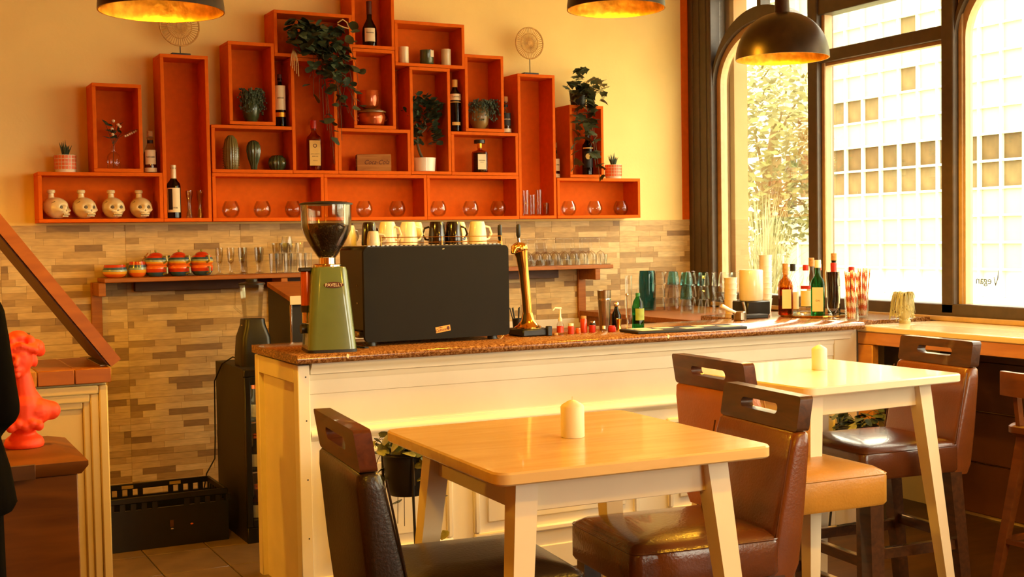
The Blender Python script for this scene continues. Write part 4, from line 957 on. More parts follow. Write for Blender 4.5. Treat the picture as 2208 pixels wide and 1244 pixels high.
st = MB().box(-.037, -.0012, -.0135, .037, 0, .0135).build('sticker', mat('orange sticker', '#d99a3c', .5, var=.05), e, (.018, 0, .062), (0, -.14, 0))
text('lettering', 'Culture', .018, M_INKR, st, (-.012, -.0016, -.003), shear=.3); text('lettering', 'coffee', .008, M_INKR, st, (-.012, -.0016, .009))
MB().ball((.026, -.002, 0), (.007, .001, .009), 10, 6).build('printed_mark', M_INKR, st)
MB().add([(0, -.0006, 0), (.012, -.0006, .003), (.012, -.0006, .0), (.004, -.0006, -.002)], [(0, 1, 2, 3)]).build('scratch', M_PAPER, e, (.02, 0, .43))
MB().cyl((-.3535, .12, .27), (-.3505, .12, .27), .004, n=8).build('screw', M_CHROME, e); MB().cyl((-.3535, .12, .19), (-.3505, .12, .19), .004, n=8).build('screw', M_CHROME, e)
# machine cable
tag(MB().tube([(1.88, 5.16, 1.086), (1.905, 5.12, 1.084), (1.92, 5.12, 1.084), (1.93, 5.18, 1.086), (1.95, 5.26, 1.09)], .004, 8).build('power_cable', M_WIRE), 'thin black cable looping from the grinder to the coffee machine', 'cable')
# cups on the machine
def cup_prof(r, h): return [(r*.98, 0), (r, .004), (r*.97, h*.4), (r*.84, h*.85), (r*.72, h*.99), (r*.66, h), (.001, h*1.0)]
def mug(label, loc, r, h, m, rz, handle=True):
    o = thing('upturned_mug', label, 'mug', loc, rz, 'mugs upside down on the coffee machine')
    MB().lathe(cup_prof(r, h), n=28, caps=False).build('cup', m, o)
    if handle: MB().tube([(r*.86, 0, h*.78), (r*.86+.022, 0, h*.72), (r*.9+.030, 0, h*.45), (r*.95+.014, 0, h*.22), (r*.93, 0, h*.2)], .005, 8).build('handle', m, o)
ZM = 1.5315
for (x, y, r, h, m, rz, lab) in (
  (1.965, 5.475, .04, .095, M_CERAM, .4, 'white mug behind the grinder hopper on the coffee machine'),
  (2.020, 5.29, .030, .065, M_CERAM, -.4, 'small white espresso cup at the left end of the coffee machine'),
  (2.058, 5.44, .038, .108, M_CERAMB, .5, 'black mug behind the small espresso cup'),
  (2.098, 5.31, .044, .108, M_CERAM, -.9, 'white mug with its handle turned to the front, left of centre'),
  (2.200, 5.31, .042, .106, M_CERAM, -.15, 'white mug with its handle to the right, mid machine'),
  (2.285, 5.43, .042, .106, M_CERAM, .5, 'white mug standing behind the two black mugs'),
  (2.345, 5.31, .042, .106, M_CERAMB, 2.6, 'black mug with no handle showing on the coffee machine'),
  (2.430, 5.31, .042, .106, M_CERAMB, -.1, 'black mug with its handle to the right on the coffee machine'),
  (2.515, 5.44, .042, .106, M_CERAM, .5, 'white mug in the back row behind the right end mug'),
  (2.555, 5.31, .045, .106, M_CERAM, -.15, 'white mug at the right end of the coffee machine')):
    mug(lab, (x, y, ZM), r, h, m, rz)

# ================================================================== BEER TAP
t = thing('beer_tap', 'curved brass beer tap with a black handle beside the coffee machine', 'beer tap', (2.825, 5.33, 1.0805))
MB().box(-.075, -.10, 0, .075, .06, .036, .006).build('drip_tray', M_BLACK, t)
MB().lathe([(.066, .036), (.066, .042), (.05, .052), (.033, .075), (.024, .11)], n=32, c=(.0, -.01, 0)).build('flared_base', M_BRASS, t)
MB().tube([(.0, -.01, .10), (-.008, -.01, .2), (-.018, -.01, .30), (-.028, -.01, .38), (-.036, -.01, .42)], [.024, .023, .024, .028, .036], 20).build('column', M_BRASS, t)
MB().ball((-.040, -.012, .425), (.042, .036, .030), 24, 14).build('head', M_BRASS, t)
MB().tube([(-.05, -.02, .43), (-.08, -.03, .425), (-.088, -.035, .40)], [.024, .018, .011], 14).build('spout', M_BRASS, t)
MB().cyl((-.042, -.012, .45), (-.046, -.012, .475), .007, n=12).build('handle_stem', M_CHROME, t)
MB().lathe([(.006, 0), (.0105, .012), (.011, .05), (.009, .064), (.001, .068)], c=(-.046, -.012, .475), n=16).build('handle', M_BLACK, t)
t = thing('slim_beer_tap', 'slim beer tap whose black handle shows above the coffee machine', 'beer tap', (2.735, 5.43, 1.0805))
MB().cyl((0, 0, 0), (0, 0, .46), .012, n=12).build('column', M_BRASS, t)
MB().lathe([(.006, .46), (.0105, .48), (.011, .525), (.009, .54), (.001, .544)], n=16).build('handle', M_BLACK, t)

# ================================================================== SMALL THINGS ON THE BAR
ZC = 1.0805
tag(b6('tin', 2.877, 5.215, ZC, 2.903, 5.24, ZC+.047, M_BLACK, b=.003), 'small black tin beside the beer tap tray', 'tin')
def jar(label, x, y, r, h, m, mcap, capf=.75, name='small_jar', cat='jar'):
    o = thing(name, label, cat, (x, y, ZC)); MB().lathe([(r*.9, 0), (r, .003), (r, h*capf*.9), (r*.8, h*capf)], n=20).build('body', m, o)
    MB().lathe([(r*.85, h*capf), (r*.85, h-.001), (r*.8, h)], n=20).build('lid', mcap, o); return o
o = thing('pump_bottle', 'small bottle with a white pump spout on the bar', 'pump bottle', (2.963, 5.245, ZC))
MB().lathe([(.015, 0), (.017, .004), (.017, .05), (.012, .062), (.008, .068)], n=20).build('body', M_GLASS, o)
MB().lathe([(.0175, .012), (.0175, .042)], n=20, caps=False).build('paper_label', M_STRIPE_R, o)
MB().lathe([(.010, .066), (.010, .082), (.006, .084), (.0045, .125)], n=16).build('pump_stem', M_CERAM, o)
MB().tube([(.006, 0, .128), (-.03, -.004, .132), (-.045, -.006, .120)], [.006, .0045, .003], 8).build('spout', M_CERAM, o)
jar('flat cork stopper lying by the pump bottle', 2.925, 5.225, .013, .012, M_CORK, M_CORK, .5, 'cork_stopper', 'stopper')
jar('small clear jar with an orange label and white lid on the bar', 3.033, 5.262, .016, .052, M_STRIPE_R, M_CERAM)
jar('tiny orange pot beside the white lidded jar', 3.075, 5.264, .014, .026, M_STRIPE_O, M_STRIPE_O)
jar('tall red sauce jar on the bar', 3.128, 5.30, .017, .082, M_STRIPE_R, M_CORK, .85)
jar('round red pot beside the tall red jar', 3.166, 5.28, .016, .046, M_RED, M_BLACK, .8)
jar('small black jar right of the red pots', 3.196, 5.325, .015, .053, M_BLACK, M_CHROME, .85)
jar('tiny white topped bottle in front of the steel shaker', 3.212, 5.245, .0095, .032, M_GLASS, M_CERAM, .5)
jar('low red pot at the foot of the steel shaker', 3.262, 5.25, .02, .03, M_RED, M_RED, .8)
o = thing('cocktail_shaker', 'tall steel cocktail shaker cup on the bar', 'shaker', (3.29, 5.365, ZC))
MB().lathe([(.024, 0), (.026, .004), (.035, .19), (.036, .203), (.034, .203), (.024, .02)], n=32, caps=False).build('cup', M_STEEL, o)
MB().lathe([(.034, .15), (.0355, .156), (.0345, .162)], n=32, caps=False).build('ring', M_CHROME, o)
o = thing('jigger', 'small brass jigger measure beside the shaker', 'jigger', (3.34, 5.31, ZC))
MB().lathe([(.015, 0), (.010, .028), (.015, .058), (.0135, .058), (.008, .028)], n=24, caps=False).build('cup', M_BRASS, o)
o = thing('decanter', 'dark stoppered oil bottle with a steel pourer on the bar', 'bottle', (3.358, 5.36, ZC))
MB().lathe([(.022, 0), (.024, .005), (.024, .075), (.012, .10), (.009, .115)], n=20).build('body', M_GLDARK, o); MB().ball((0, 0, .128), .015, 14, 10).build('stopper', M_CHROME, o)
o = thing('bar_spoon', 'long steel bar spoon standing upright by the green bottle', 'spoon', (3.385, 5.30, ZC))
MB().cyl((0, 0, 0), (0, 0, .17), .003, n=8).build('shaft', M_CHROME, o); MB().ball((0, 0, .178), .008, 12, 8).build('tip', M_CHROME, o)
o = thing('green_soda_bottle', 'green plastic soda bottle on the bar', 'bottle', (3.473, 5.335, ZC))
MB().lathe([(.026, 0), (.031, .006), (.031, .045), (.029, .06), (.031, .075), (.031, .11), (.024, .14), (.011, .163), (.010, .168)], n=24).build('body', M_GLGREEN, o)
MB().lathe([(.012, .168), (.012, .183), (.010, .184)], n=18).build('cap', mat('green cap', '#2f7a4a', .4, var=.05), o)
arc_label(.0312, .045, .105, 1.0).build('paper_label', mat('yellow green label', '#8a9a3a', .5, var=.2, vscale=40), o)
glass('sling_glass', 'tall clear sling glass behind the green bottle', (3.505, 5.47, ZC), [(.02, .001), (.02, .006), (.006, .014), (.006, .03), (.016, .05), (.019, .27), (.0175, .27), (.014, .052), (.001, .04)])
o = thing('drinking_straws', 'bunch of thin black straws in a cup behind the beer tap', 'straws', (2.872, 5.52, ZC))
MB().lathe([(.022, 0), (.028, .07), (.026, .07), (.02, .01)], n=20, caps=False).build('cup', M_BLACK, o)
for q in range(7): a = q*.9; MB().cyl((.008*math.cos(a), .008*math.sin(a), .005), (.04*math.cos(a), .03*math.sin(a), .125), .0028, n=6).build('straw', M_BLACK, o)
# bar mat
o = thing('bar_mat', 'black rubber bar mat with white printed panels', 'mat', (3.58, 5.11, ZC), -.09)
MB().box(-.30, -.11, 0, .32, .09, .014, .003).build('mat', M_RUBBER, o)
for (x0, x1, y0, y1) in ((-.27, -.15, -.09, -.02), (-.13, -.04, .0, .06), (-.02, .08, -.09, -.02), (.10, .20, .0, .07), (.20, .30, -.08, -.01), (-.27, -.16, .01, .07)):
    MB().box(x0, y0, .0141, x1, y1, .0150).build('printed_panel', M_PAPER, o)

# ================================================================== TUMBLER STACKS BY THE WINDOW
ZT = 1.051
def fac(h, r):
    return [(r, .0), (r*.99, .006), (r*.9, h*.55), (r*.86, h*.6), (r*.74, h-.004), (r*.66, h), (.001, h-.002)]
_gcol = {'smoke': ('smoky grey', M_GLSMOKE), 'teal': ('dark teal', M_GLTEAL), 'blue': ('turquoise', M_GLBLUE), 'clear': ('clear', M_GLASS), 'pale': ('pale blue', M_GLPALE)}
_tmesh = {}
def stack(x, y, cols, where):
    z = ZT
    for i, c in enumerate(cols):
        nm, m = _gcol[c]
        if c not in _tmesh: _tmesh[c] = MB().lathe(fac(.088, .041), n=12, caps=False).mesh('stacked_tumbler', m, sharp=20)
        lv = ('bottom', 'second', 'third', 'top')[i] if i < len(cols)-1 else 'top'
        tag(put('stacked_tumbler', _tmesh[c], None, (x, y, z), (0, 0, x*7)), '%s faceted tumbler, %s of the stack %s' % (nm, lv, where), 'glass', 'upturned tumblers stacked by the window')
        z += .0885
tag(MB().lathe([(.045, 0), (.056, .006), (.058, .2), (.054, .25), (.052, .268), (.049, .268), (.053, .2), (.05, .01)], n=28, rib=.04, nrib=20, caps=True).build('teal_jug', M_GLTEAL, None, (4.70, 7.10, ZT)), 'dark teal fluted glass jug behind the tumblers', 'jug')
for x, y, cols, wh in ((4.72, 6.985, ('smoke',)*3, 'beside the teal jug'), (4.80, 6.98, ('smoke',)*3, 'second right of the teal jug'), (4.76, 6.875, ('smoke', 'smoke', 'blue'), 'topped by turquoise near the corner post'), (4.80, 6.785, ('smoke', 'smoke', 'clear'), 'in front of the corner post'), (4.89, 6.86, ('clear',)*3, 'at the back against the corner post'), (4.70, 6.64, ('pale', 'blue', 'blue'), 'of bright turquoise glasses'), (4.72, 6.545, ('pale', 'clear', 'pale'), 'just right of the turquoise ones'), (4.80, 6.59, ('pale', 'pale', 'blue'), 'behind the turquoise ones'), (4.75, 6.45, ('clear', 'pale', 'clear'), 'third right of the turquoise ones'), (4.85, 6.50, ('pale', 'clear', 'clear'), 'in the back row under the first arch'), (4.83, 6.405, ('clear', 'clear', 'clear'), 'at the right end of the front row'), (4.93, 6.42, ('clear', 'clear', 'pale'), 'at the right end of the back row')):
    stack(x, y, cols, wh)
# white cups and canister, black box, tray
ZR = 1.0805
o = thing('paper_cup_dispenser', 'white canister of paper cups on a black base by the window', 'cup dispenser', (4.62, 5.87, ZR))
MB().box(-.085, -.075, 0, .085, .075, .082, .006).build('base', M_BLACK, o)
MB().lathe([(.066, .083), (.07, .09), (.07, .26), (.066, .266)], n=28).build('canister', M_CERAM, o)
o = thing('paper_cup_stack', 'tall stack of white paper cups behind the canister', 'paper cups', (4.93, 6.12, 1.051))
for i in range(9): MB().lathe([(.030, 0), (.040, .10), (.042, .10), (.042, .104), (.038, .104), (.029, .004)], c=(0, 0, .034*i), n=24, caps=False).build('cup', M_CERAM, o)
o = thing('paper_cup_stack', 'lower stack of white paper cups left of the canister', 'paper cups', (4.72, 6.20, 1.051))
for i in range(5): MB().lathe([(.030, 0), (.040, .10), (.042, .10), (.042, .104), (.038, .104), (.029, .004)], c=(0, 0, .034*i), n=24, caps=False).build('cup', M_CERAM, o)
o = thing('portafilter', 'steel coffee handle with a pale grip lying on the bar', 'portafilter', (4.25, 5.50, ZR))
MB().lathe([(.03, 0), (.034, .005), (.034, .045), (.03, .05)], n=24).build('basket', M_STEEL, o)
MB().tube([(-.03, 0, .045), (-.07, .01, .062), (-.11, .02, .085)], [.008, .011, .012], 10).build('grip', M_CERAM, o)
MB().tube([(.06, .03, .0), (.058, .03, .06), (.045, .03, .10)], .008, 10).build('steam_pipe', M_STEEL, o)
tag(b6('drip_mat', 4.30, 5.56, ZR, 4.50, 5.645, ZR+.022, M_RUBBER, b=.004), 'dark drip mat at the end of the bar', 'mat')
o = tag(MB().lathe([(.001, 0), (.19, 0), (.195, .004), (.195, .012), (.19, .012), (.188, .006), (.001, .006)], n=40).build('round_tray', M_BRASS, None, (4.80, 5.52, ZR)), 'round brass tray under the spirit bottles', 'tray')
ZB = ZR+.0065
bottle('square amber whiskey bottle with tan cap on the tray', (4.655, 5.60, ZB), [(.038, 0), (.042, .005), (.042, .17), (.036, .195), (.018, .215), (.014, .225), (.014, .25)], M_GLAMBER, (.0165, .235, .298, M_CORK), [(.04, .15, M_PAPER, .026)], rz=-.5, square=True, liquid=(M_GLAMBER, .16), name='spirit_bottle')
bottle('clear bottle with black cap and cream label on the tray', (4.76, 5.66, ZB), spirit_prof(.034, .285, .55), M_GLASS, (.016, .25, .293, M_INK), [(.03, .13, M_PAPER, 1.1)], rz=-.5, liquid=(M_GLPALE, .10), name='spirit_bottle')
bottle('clear rum bottle with red cap on the tray', (4.775, 5.565, ZB), spirit_prof(.036, .28, .58), M_GLASS, (.017, .255, .288, M_RED), [(.05, .14, M_PAPER, 1.0), (.15, .168, M_RED, 1.0)], rz=-.6, name='spirit_bottle')
bottle('corked clear bottle in the back row of the tray', (4.90, 5.66, ZB), spirit_prof(.034, .30, .6), M_GLASS, (.016, .275, .325, M_CORK), [(.05, .15, M_PAPER, 1.0)], rz=-.6, name='spirit_bottle')
bottle('red capped bottle behind the green gin bottle', (4.86, 5.55, ZB), spirit_prof(.03, .28, .6), M_GLASS, (.016, .255, .29, M_RED), [(.04, .14, M_PAPER, 1.0)], rz=-.6, name='spirit_bottle')
bottle('green gin bottle with pale label and white cap at the front of the tray', (4.725, 5.405, ZB), [(.038, 0), (.041, .005), (.041, .185), (.036, .205), (.019, .23), (.016, .245), (.0155, .28)], M_GLGREEN, (.0185, .275, .318, M_CERAM), [(.03, .165, M_PAPER, .030)], [('GIN', .014, .09, M_INKR)], rz=-.75, square=True, name='spirit_bottle')
bottle('bottle with a tall red cap right of the green gin', (4.90, 5.47, ZB), spirit_prof(.032, .27, .6), M_GLASS, (.018, .235, .298, M_RED), [(.04, .14, M_PAPER, 1.0)], rz=-.6, name='spirit_bottle')
bottle('tallest bottle on the tray, dark neck with a cork', (4.955, 5.53, ZB), wine_prof(.036, .33), M_GLDKGREEN, (.0165, .31, .352, M_CORK), [(.06, .16, M_PAPER, 1.0)], rz=-.6, name='spirit_bottle', band=(.018, .235, .25, M_RED))
bottle('wide shouldered clear bottle with red cap nearest the window', (5.09, 5.53, ZR), [(.036, 0), (.04, .005), (.042, .18), (.034, .215), (.018, .235), (.016, .255)], M_GLASS, (.018, .245, .276, M_RED), [(.04, .14, M_PAPER, 1.0)], rz=-.6, name='spirit_bottle')
o = thing('cola_glass', 'footed glass of dark cola beside the paper straws', 'glass', (4.665, 5.215, ZR))
MB().lathe([(.032, .001), (.032, .005), (.008, .014), (.008, .03), (.03, .06), (.032, .10), (.040, .27), (.038, .27), (.030, .10), (.026, .063), (.001, .045)], n=28, caps=False).build('glass', M_GLASS, o)
MB().lathe([(.001, .048), (.025, .064), (.029, .10), (.036, .262), (.001, .262)], n=24).build('cola', M_COLA, o)
def straws(label, loc, n, seed, h=.265):
    rg = random.Random(seed); o = thing('straw_glass', label, 'straws', loc)
    MB().lathe([(.03, .001), (.032, .004), (.036, .13), (.0345, .13), (.03, .01), (.001, .008)], n=24, caps=False).build('glass', M_GLASS, o)
    for q in range(n):
        a = q*2.4; r = .024*math.sqrt((q+.5)/n); p0 = Vector((r*.8*math.cos(a), r*.8*math.sin(a), .010)); p1 = Vector((r*1.6*math.cos(a)+rg.uniform(-.01, .01), r*1.6*math.sin(a), h+rg.uniform(-.02, .01)))
        mb = MB(); K = 26; d = (p1-p0).normalized(); u = d.orthogonal().normalized(); w = d.cross(u); vs = []; fs = []; ms = []
        for i in range(K+1):
            c = p0.lerp(p1, i/K)
            for k in range(6): t = 2*PI*k/6; vs.append(c+(u*math.cos(t)+w*math.sin(t))*.0036)
        for i in range(K):
            for k in range(6): fs.append((i*6+k, i*6+(k+1) % 6, (i+1)*6+(k+1) % 6, (i+1)*6+k)); ms.append(1 if (i+k) % 6 < 3 else 0)
        mb.add(vs, fs, ms); mb.build('paper_straw', [M_STRAWW, M_STRAWR], o)
straws('glass packed with red striped paper straws at the front', (4.70, 5.11, ZR), 26, 1)
straws('second glass of striped paper straws behind the first', (4.93, 5.27, ZR), 22, 2)
o = thing('head_planter', 'pale ceramic head-shaped planter with stringy plant on the window ledge', 'planter', (4.965, 4.985, 1.0605))
MB().lathe([(.030, 0), (.032, .012), (.024, .024), (.034, .045), (.044, .075), (.047, .105), (.043, .135), (.039, .150), (.035, .150), (.038, .13)], n=28, caps=False).build('pot', M_POTG, o)
MB().ball((-.02, -.043, .085), (.006, .008, .016), 10, 8).build('nose', M_POTG, o)
rg = random.Random(8); mb = MB()
for q in range(150):
    a = rg.uniform(0, 2*PI); L = rg.uniform(.5, 1.3); x1 = (.030+.035*L)*math.cos(a)-.018; y1 = (.035+.02*L)*math.sin(a); mb.tube(qbez((.02*math.cos(a), .02*math.sin(a), .145), (x1*.8, y1*.8, .20), (x1, y1, max(.008, .15-.11*L*rg.random())), 5), [.0018, .0018, .0018, .0016, .0014, .001], 4)
    if rg.random() < .6: mb.ball((x1, y1, max(.01, .15-.1*L)), (.004, .004, .006), 5, 3)
tag(mb.build('foliage', M_LEAFP, o), kind='stuff')

# ================================================================== FRIDGE, BLENDER, CRATE
fr = thing('bottle_fridge', 'black undercounter bottle fridge with a lit glass door', 'fridge', (1.66, 6.22, 0))
fb_ = MB(); W_, D_, H_ = .56, .60, .905
for a in ((0, .03, 0, .03, D_, H_), (W_-.03, .03, 0, W_, D_, H_), (.03, D_-.03, 0, W_-.03, D_, H_), (.03, .03, H_-.04, W_-.03, D_-.03, H_), (.03, .03, 0, W_-.03, D_-.03, .10)): fb_.box(*a)
fb_.build('cabinet', M_BLACKM, fr)
df = MB(); df.box(0, 0, .09, .03, .029, H_-.04, .003).box(W_-.03, 0, .09, W_, .029, H_-.04, .003).box(.03, 0, .09, W_-.03, .029, .13, .003).box(.03, 0, H_-.08, W_-.03, .029, H_-.04, .003)
df.box(0, .005, 0, W_, .029, .088, .003).box(0, .0, H_-.038, W_, .029, H_-.001, .003); df.build('door_frame', M_BLACK, fr)
MB().box(.03, .012, .13, W_-.03, .016, H_-.08).build('door_glass', M_GLASSW, fr)
MB().box(.031, .031, .101, .034, D_-.031, H_-.041).box(.034, D_-.035, .101, W_-.031, D_-.031, H_-.041).build('lining', M_FRIN, fr)
MB().box(.05, .04, H_-.055, W_-.05, .07, H_-.042).build('light_strip', M_FRLIGHT, fr)
MB().box(.035, .04, H_-.16, .04, .10, H_-.05).build('light_panel', M_FRLIGHT, fr)
for z in (.36, .62): MB().box(.035, .05, z, W_-.035, D_-.04, z+.008).build('shelf', M_CHROME, fr)
for z, zs in (('lower', .102), ('middle', .369), ('upper', .629)):
    for i in range(4):
        bottle('%s bottle on the %s fridge shelf' % (('leftmost', 'second', 'third', 'rightmost')[i], z), (1.74+.11*i, 6.33, zs), spirit_prof(.034, .19, .5), (M_GLGREEN, M_GLAMBER, M_GLASS, M_GLDARK)[(i+int(zs*10)) % 4], (.015, .165, .19, M_STRIPE_O), [(.02, .085, M_PAPER, .9)], name='fridge_bottle', group='bottles in the fridge')
b = thing('blender', 'black based kitchen blender with glass jug on the fridge', 'blender', (1.775, 6.46, .906))
MB().loft([rrect(.085, .085, .03, 0), rrect(.085, .085, .03, .05), rrect(.078, .08, .03, .15), rrect(.06, .065, .03, .21), rrect(.056, .06, .03, .245)]).build('base', M_BLACK, b)
MB().lathe([(.062, .21), (.062, .216)], n=24, caps=False).build('trim_ring', M_CHROME, b)
MB().cyl((.035, -.086, .10), (.038, -.093, .10), .014, n=14).build('dial', M_CHROME, b)
jg = MB().lathe([(.05, .246), (.052, .25), (.058, .33), (.066, .42), (.068, .425), (.066, .425), (.056, .33), (.05, .256), (.001, .252)], n=10, caps=False).build('jug', M_GLASS, b, sharp=20)
MB().tube([(-.06, -.02, .40), (-.10, -.035, .39), (-.105, -.04, .31), (-.062, -.02, .275)], .006, 8).build('handle', M_GLASS, jg)
MB().lathe([(.070, .426), (.070, .434), (.03, .442), (.03, .455), (.001, .456)], n=24).build('lid', M_BLACK, b)
tag(MB().tube([(1.74, 6.56, .925), (1.70, 6.60, .94), (1.655, 6.66, .90), (1.635, 6.75, .80), (1.65, 6.83, .48), (1.645, 6.83, .36), (1.60, 6.84, .28), (1.57, 6.845, .12), (1.56, 6.90, .02)], .004, 8).build('blender_cable', M_WIRE), 'black cable hanging down from the blender beside the fridge', 'cable')
c = thing('plastic_crate', 'low black plastic crate on the tiled floor by the fridge', 'crate', (1.00, 6.38, .0085))
cr = MB(); CW, CD, CH = .60, .40, .27
cr.box(0, 0, 0, CW, CD, .02)
for (x0, y0, x1, y1, ax) in ((0, 0, CW, .015, 0), (0, CD-.015, CW, CD, 0), (0, .015, .015, CD-.015, 1), (CW-.015, .015, CW, CD-.015, 1)):
    cr.box(x0, y0, .02, x1, y1, .205); cr.box(x0, y0, .24, x1, y1, CH, .003); L = (x1-x0) if ax == 0 else (y1-y0); n = int(L/.05)
    for i in range(n+1):
        s_ = i*(L-.012)/n
        if ax == 0 and CW*.40 < s_ < CW*.58: continue
        cr.box(x0+s_, y0, .205, x0+s_+.026, y1, .24) if ax == 0 else cr.box(x0, y0+s_, .205, x1, y0+s_+.026, .24)
cr.build('basket', M_BLACK, c)
for x in (.13, .38): MB().box(x, CD-.016, .245, x+.06, CD-.0155, .262).build('label_strip', M_STONE[2], c)
for x, z, m_ in ((.31, .09, M_CHROME), (.41, .105, M_STRIPE_O)): MB().ball((x, -.001, z), (.008, .002, .005), 8, 6).build('badge', m_, c)
MB().box(.30, -.001, .10, .318, .0, .135).build('sticker', M_FLAPD, c)
# dark cabinet with slanted lid behind the grinder
k = thing('ice_bin', 'dark box with a slanted wooden lid standing on the fridge behind the grinder', 'box', (2.075, 6.56, .906))
MB().xprism([(-.18, 0), (.22, 0), (.22, .40), (-.18, .33)], -.12, .12).build('body', M_BLACKM, k)
MB().xprism([(-.20, .332), (.22, .402), (.22, .426), (-.20, .356)], -.125, .125).build('lid', M_SHELFW, k)
MB().box(-.125, -.206, .315, .125, -.201, .362, .001).build('front_strip', M_CERAM, k)
MB().cyl((-.117, -.192, 0), (-.117, -.192, .314), .007, n=12).build('corner_rod', M_CHROME, k)

# ================================================================== LEFT COUNTER WITH LIFTED FLAP
M_PANEL_SHADE = mat('yellowed cream paint', (.60, .43, .16), .45, var=.05, vscale=6)  # same white as the bar, darkened to look less lit
lc = thing('side_counter', 'panelled counter end with butcher block top left of the bar opening', 'counter', (.80, 4.95, 0))
for i in range(9):
    x1 = -.0-.135*i; MB().box(x1-.133, 0, 1.022, x1, .52, 1.08, .003).build('wood_block', (M_FLAPW, M_FLAPD, M_LEDGEW, M_FLAPW)[(i*3) % 4], lc)
MB().box(-1.2, .06, 0, -.02, .48, 1.02).build('body', M_PANEL_SHADE, lc)
MB().box(-1.2, .045, 0, -.012, .06, 1.018, .003).build('panel', M_PANEL_SHADE, lc)
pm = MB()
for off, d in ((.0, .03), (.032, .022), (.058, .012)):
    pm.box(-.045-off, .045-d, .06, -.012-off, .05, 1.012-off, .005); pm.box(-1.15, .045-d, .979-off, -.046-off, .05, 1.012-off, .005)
pm.build('panel_moulding', M_PANEL_SHADE, lc)
fl = thing('counter_flap', 'hinged wooden counter flap raised at a slant over the left counter', 'counter flap', (.84, 4.96, 1.082))
ux, uz = -.594, .804; nx, nz = .804, .594; Lf = .98
pa = (0, .027); pb = (-.046*nx, .027-.046*nz+.0)
MB().yprism([pa, (pa[0]+ux*Lf, pa[1]+uz*Lf), (pb[0]+ux*Lf, pb[1]+uz*Lf), pb], 0, .46).build('board', M_FLAPW, fl)
q0 = (pb[0]-nx*.001, pb[1]-nz*.001)
MB().yprism([q0, (q0[0]+ux*Lf, q0[1]+uz*Lf), (q0[0]+ux*Lf-nx*.006, q0[1]+uz*Lf-nz*.006), (q0[0]-nx*.006+ux*.02, q0[1]-nz*.006+uz*.02)], .01, .45).build('underside', M_FLAPD, fl)  # darker sheet, shade under the lifted flap put into its colour
MB().box(-.07, .05, .0, -.035, .42, .004).build('hinge', M_STEEL, fl)
# ================================================================== PEDESTAL AND BUST
p = thing('pedestal', 'dark walnut pedestal box under the orange bust', 'pedestal', (.33, 4.52, 0))
MB().box(-.27, -.25, 0, .245, .25, .80, .004).build('body', M_PEDW, p)
MB().loft([[(-.28, -.26, .801), (.255, -.26, .801), (.255, .26, .801), (-.28, .26, .801)], [(-.30, -.28, .83), (.275, -.28, .83), (.275, .28, .83), (-.30, .28, .83)], [(-.30, -.28, .845), (.275, -.28, .845), (.275, .28, .845), (-.30, .28, .845)], [(-.24, -.20, .868), (.205, -.20, .868), (.205, .20, .868), (-.24, .20, .868)]]).build('top', M_PEDW, p)
MB().box(-.29, -.292, .80, .11, -.281, .85, .002).build('front_trim', M_FLAPD, p)
bu = thing('bust_sculpture', 'neon orange plaster bust of a woman on the wooden pedestal', 'sculpture', (.435, 4.50, .8685), .0)
mb = MB()
mb.lathe([(.062, 0), (.066, .012), (.060, .03), (.040, .045), (.038, .058), (.055, .075)], n=24)
capsule(mb, (-.055, 0, .115), (.04, -.005, .12), .05, .05); capsule(mb, (.03, 0, .125), (.088, .005, .118), .046, .034); capsule(mb, (-.04, .0, .12), (-.10, .005, .112), .045, .034)
capsule(mb, (0, -.015, .085), (0, -.005, .14), .046, .056)
capsule(mb, (.006, 0, .14), (-.004, -.008, .245), .050, .033); capsule(mb, (.045, .0, .135), (.01, 0, .19), .03, .03); capsule(mb, (-.045, .0, .135), (-.01, 0, .19), .03, .03)
for a_ in range(5): mb.ball((-.045+.022*a_, -.05, .075+.010*(a_ % 2)), .018, 10, 7)
mb.ball((-.010, -.012, .305), (.044, .052, .062), 22, 16); mb.ball((-.018, -.038, .272), (.028, .026, .030), 14, 10)
capsule(mb, (-.022, -.064, .310), (-.025, -.072, .288), .006, .009); mb.ball((-.022, -.062, .268), (.014, .008, .005), 10, 6); mb.ball((-.022, -.058, .252), .012, 10, 8)
for s_ in (-1, 1): mb.ball((-.018+s_*.019, -.056, .318), (.013, .008, .006), 8, 6)
for a_ in range(16):
    t = -.6+a_*.30; mb.ball((-.006+.050*math.cos(t), -.004+.054*math.sin(t), .338+.010*math.sin(a_*2.1)), .017, 10, 7); mb.ball((-.006+.038*math.cos(t), .0+.042*math.sin(t), .360+.006*math.cos(a_*1.7)), .017, 10, 7)
for a_ in range(9): mb.ball((-.048+.011*a_, -.050+.002*abs(a_-4), .348-.004*abs(a_-4)), .014, 8, 6)
mb.ball((.050, .030, .335), .030, 12, 8); mb.ball((.062, .036, .322), .020, 12, 8); mb.ball((.040, -.006, .292), (.012, .014, .022), 10, 7); mb.ball((-.010, .0, .375), (.036, .040, .024), 14, 10)
remesh('bust', mb, .0045, 3, M_BUST, bu)

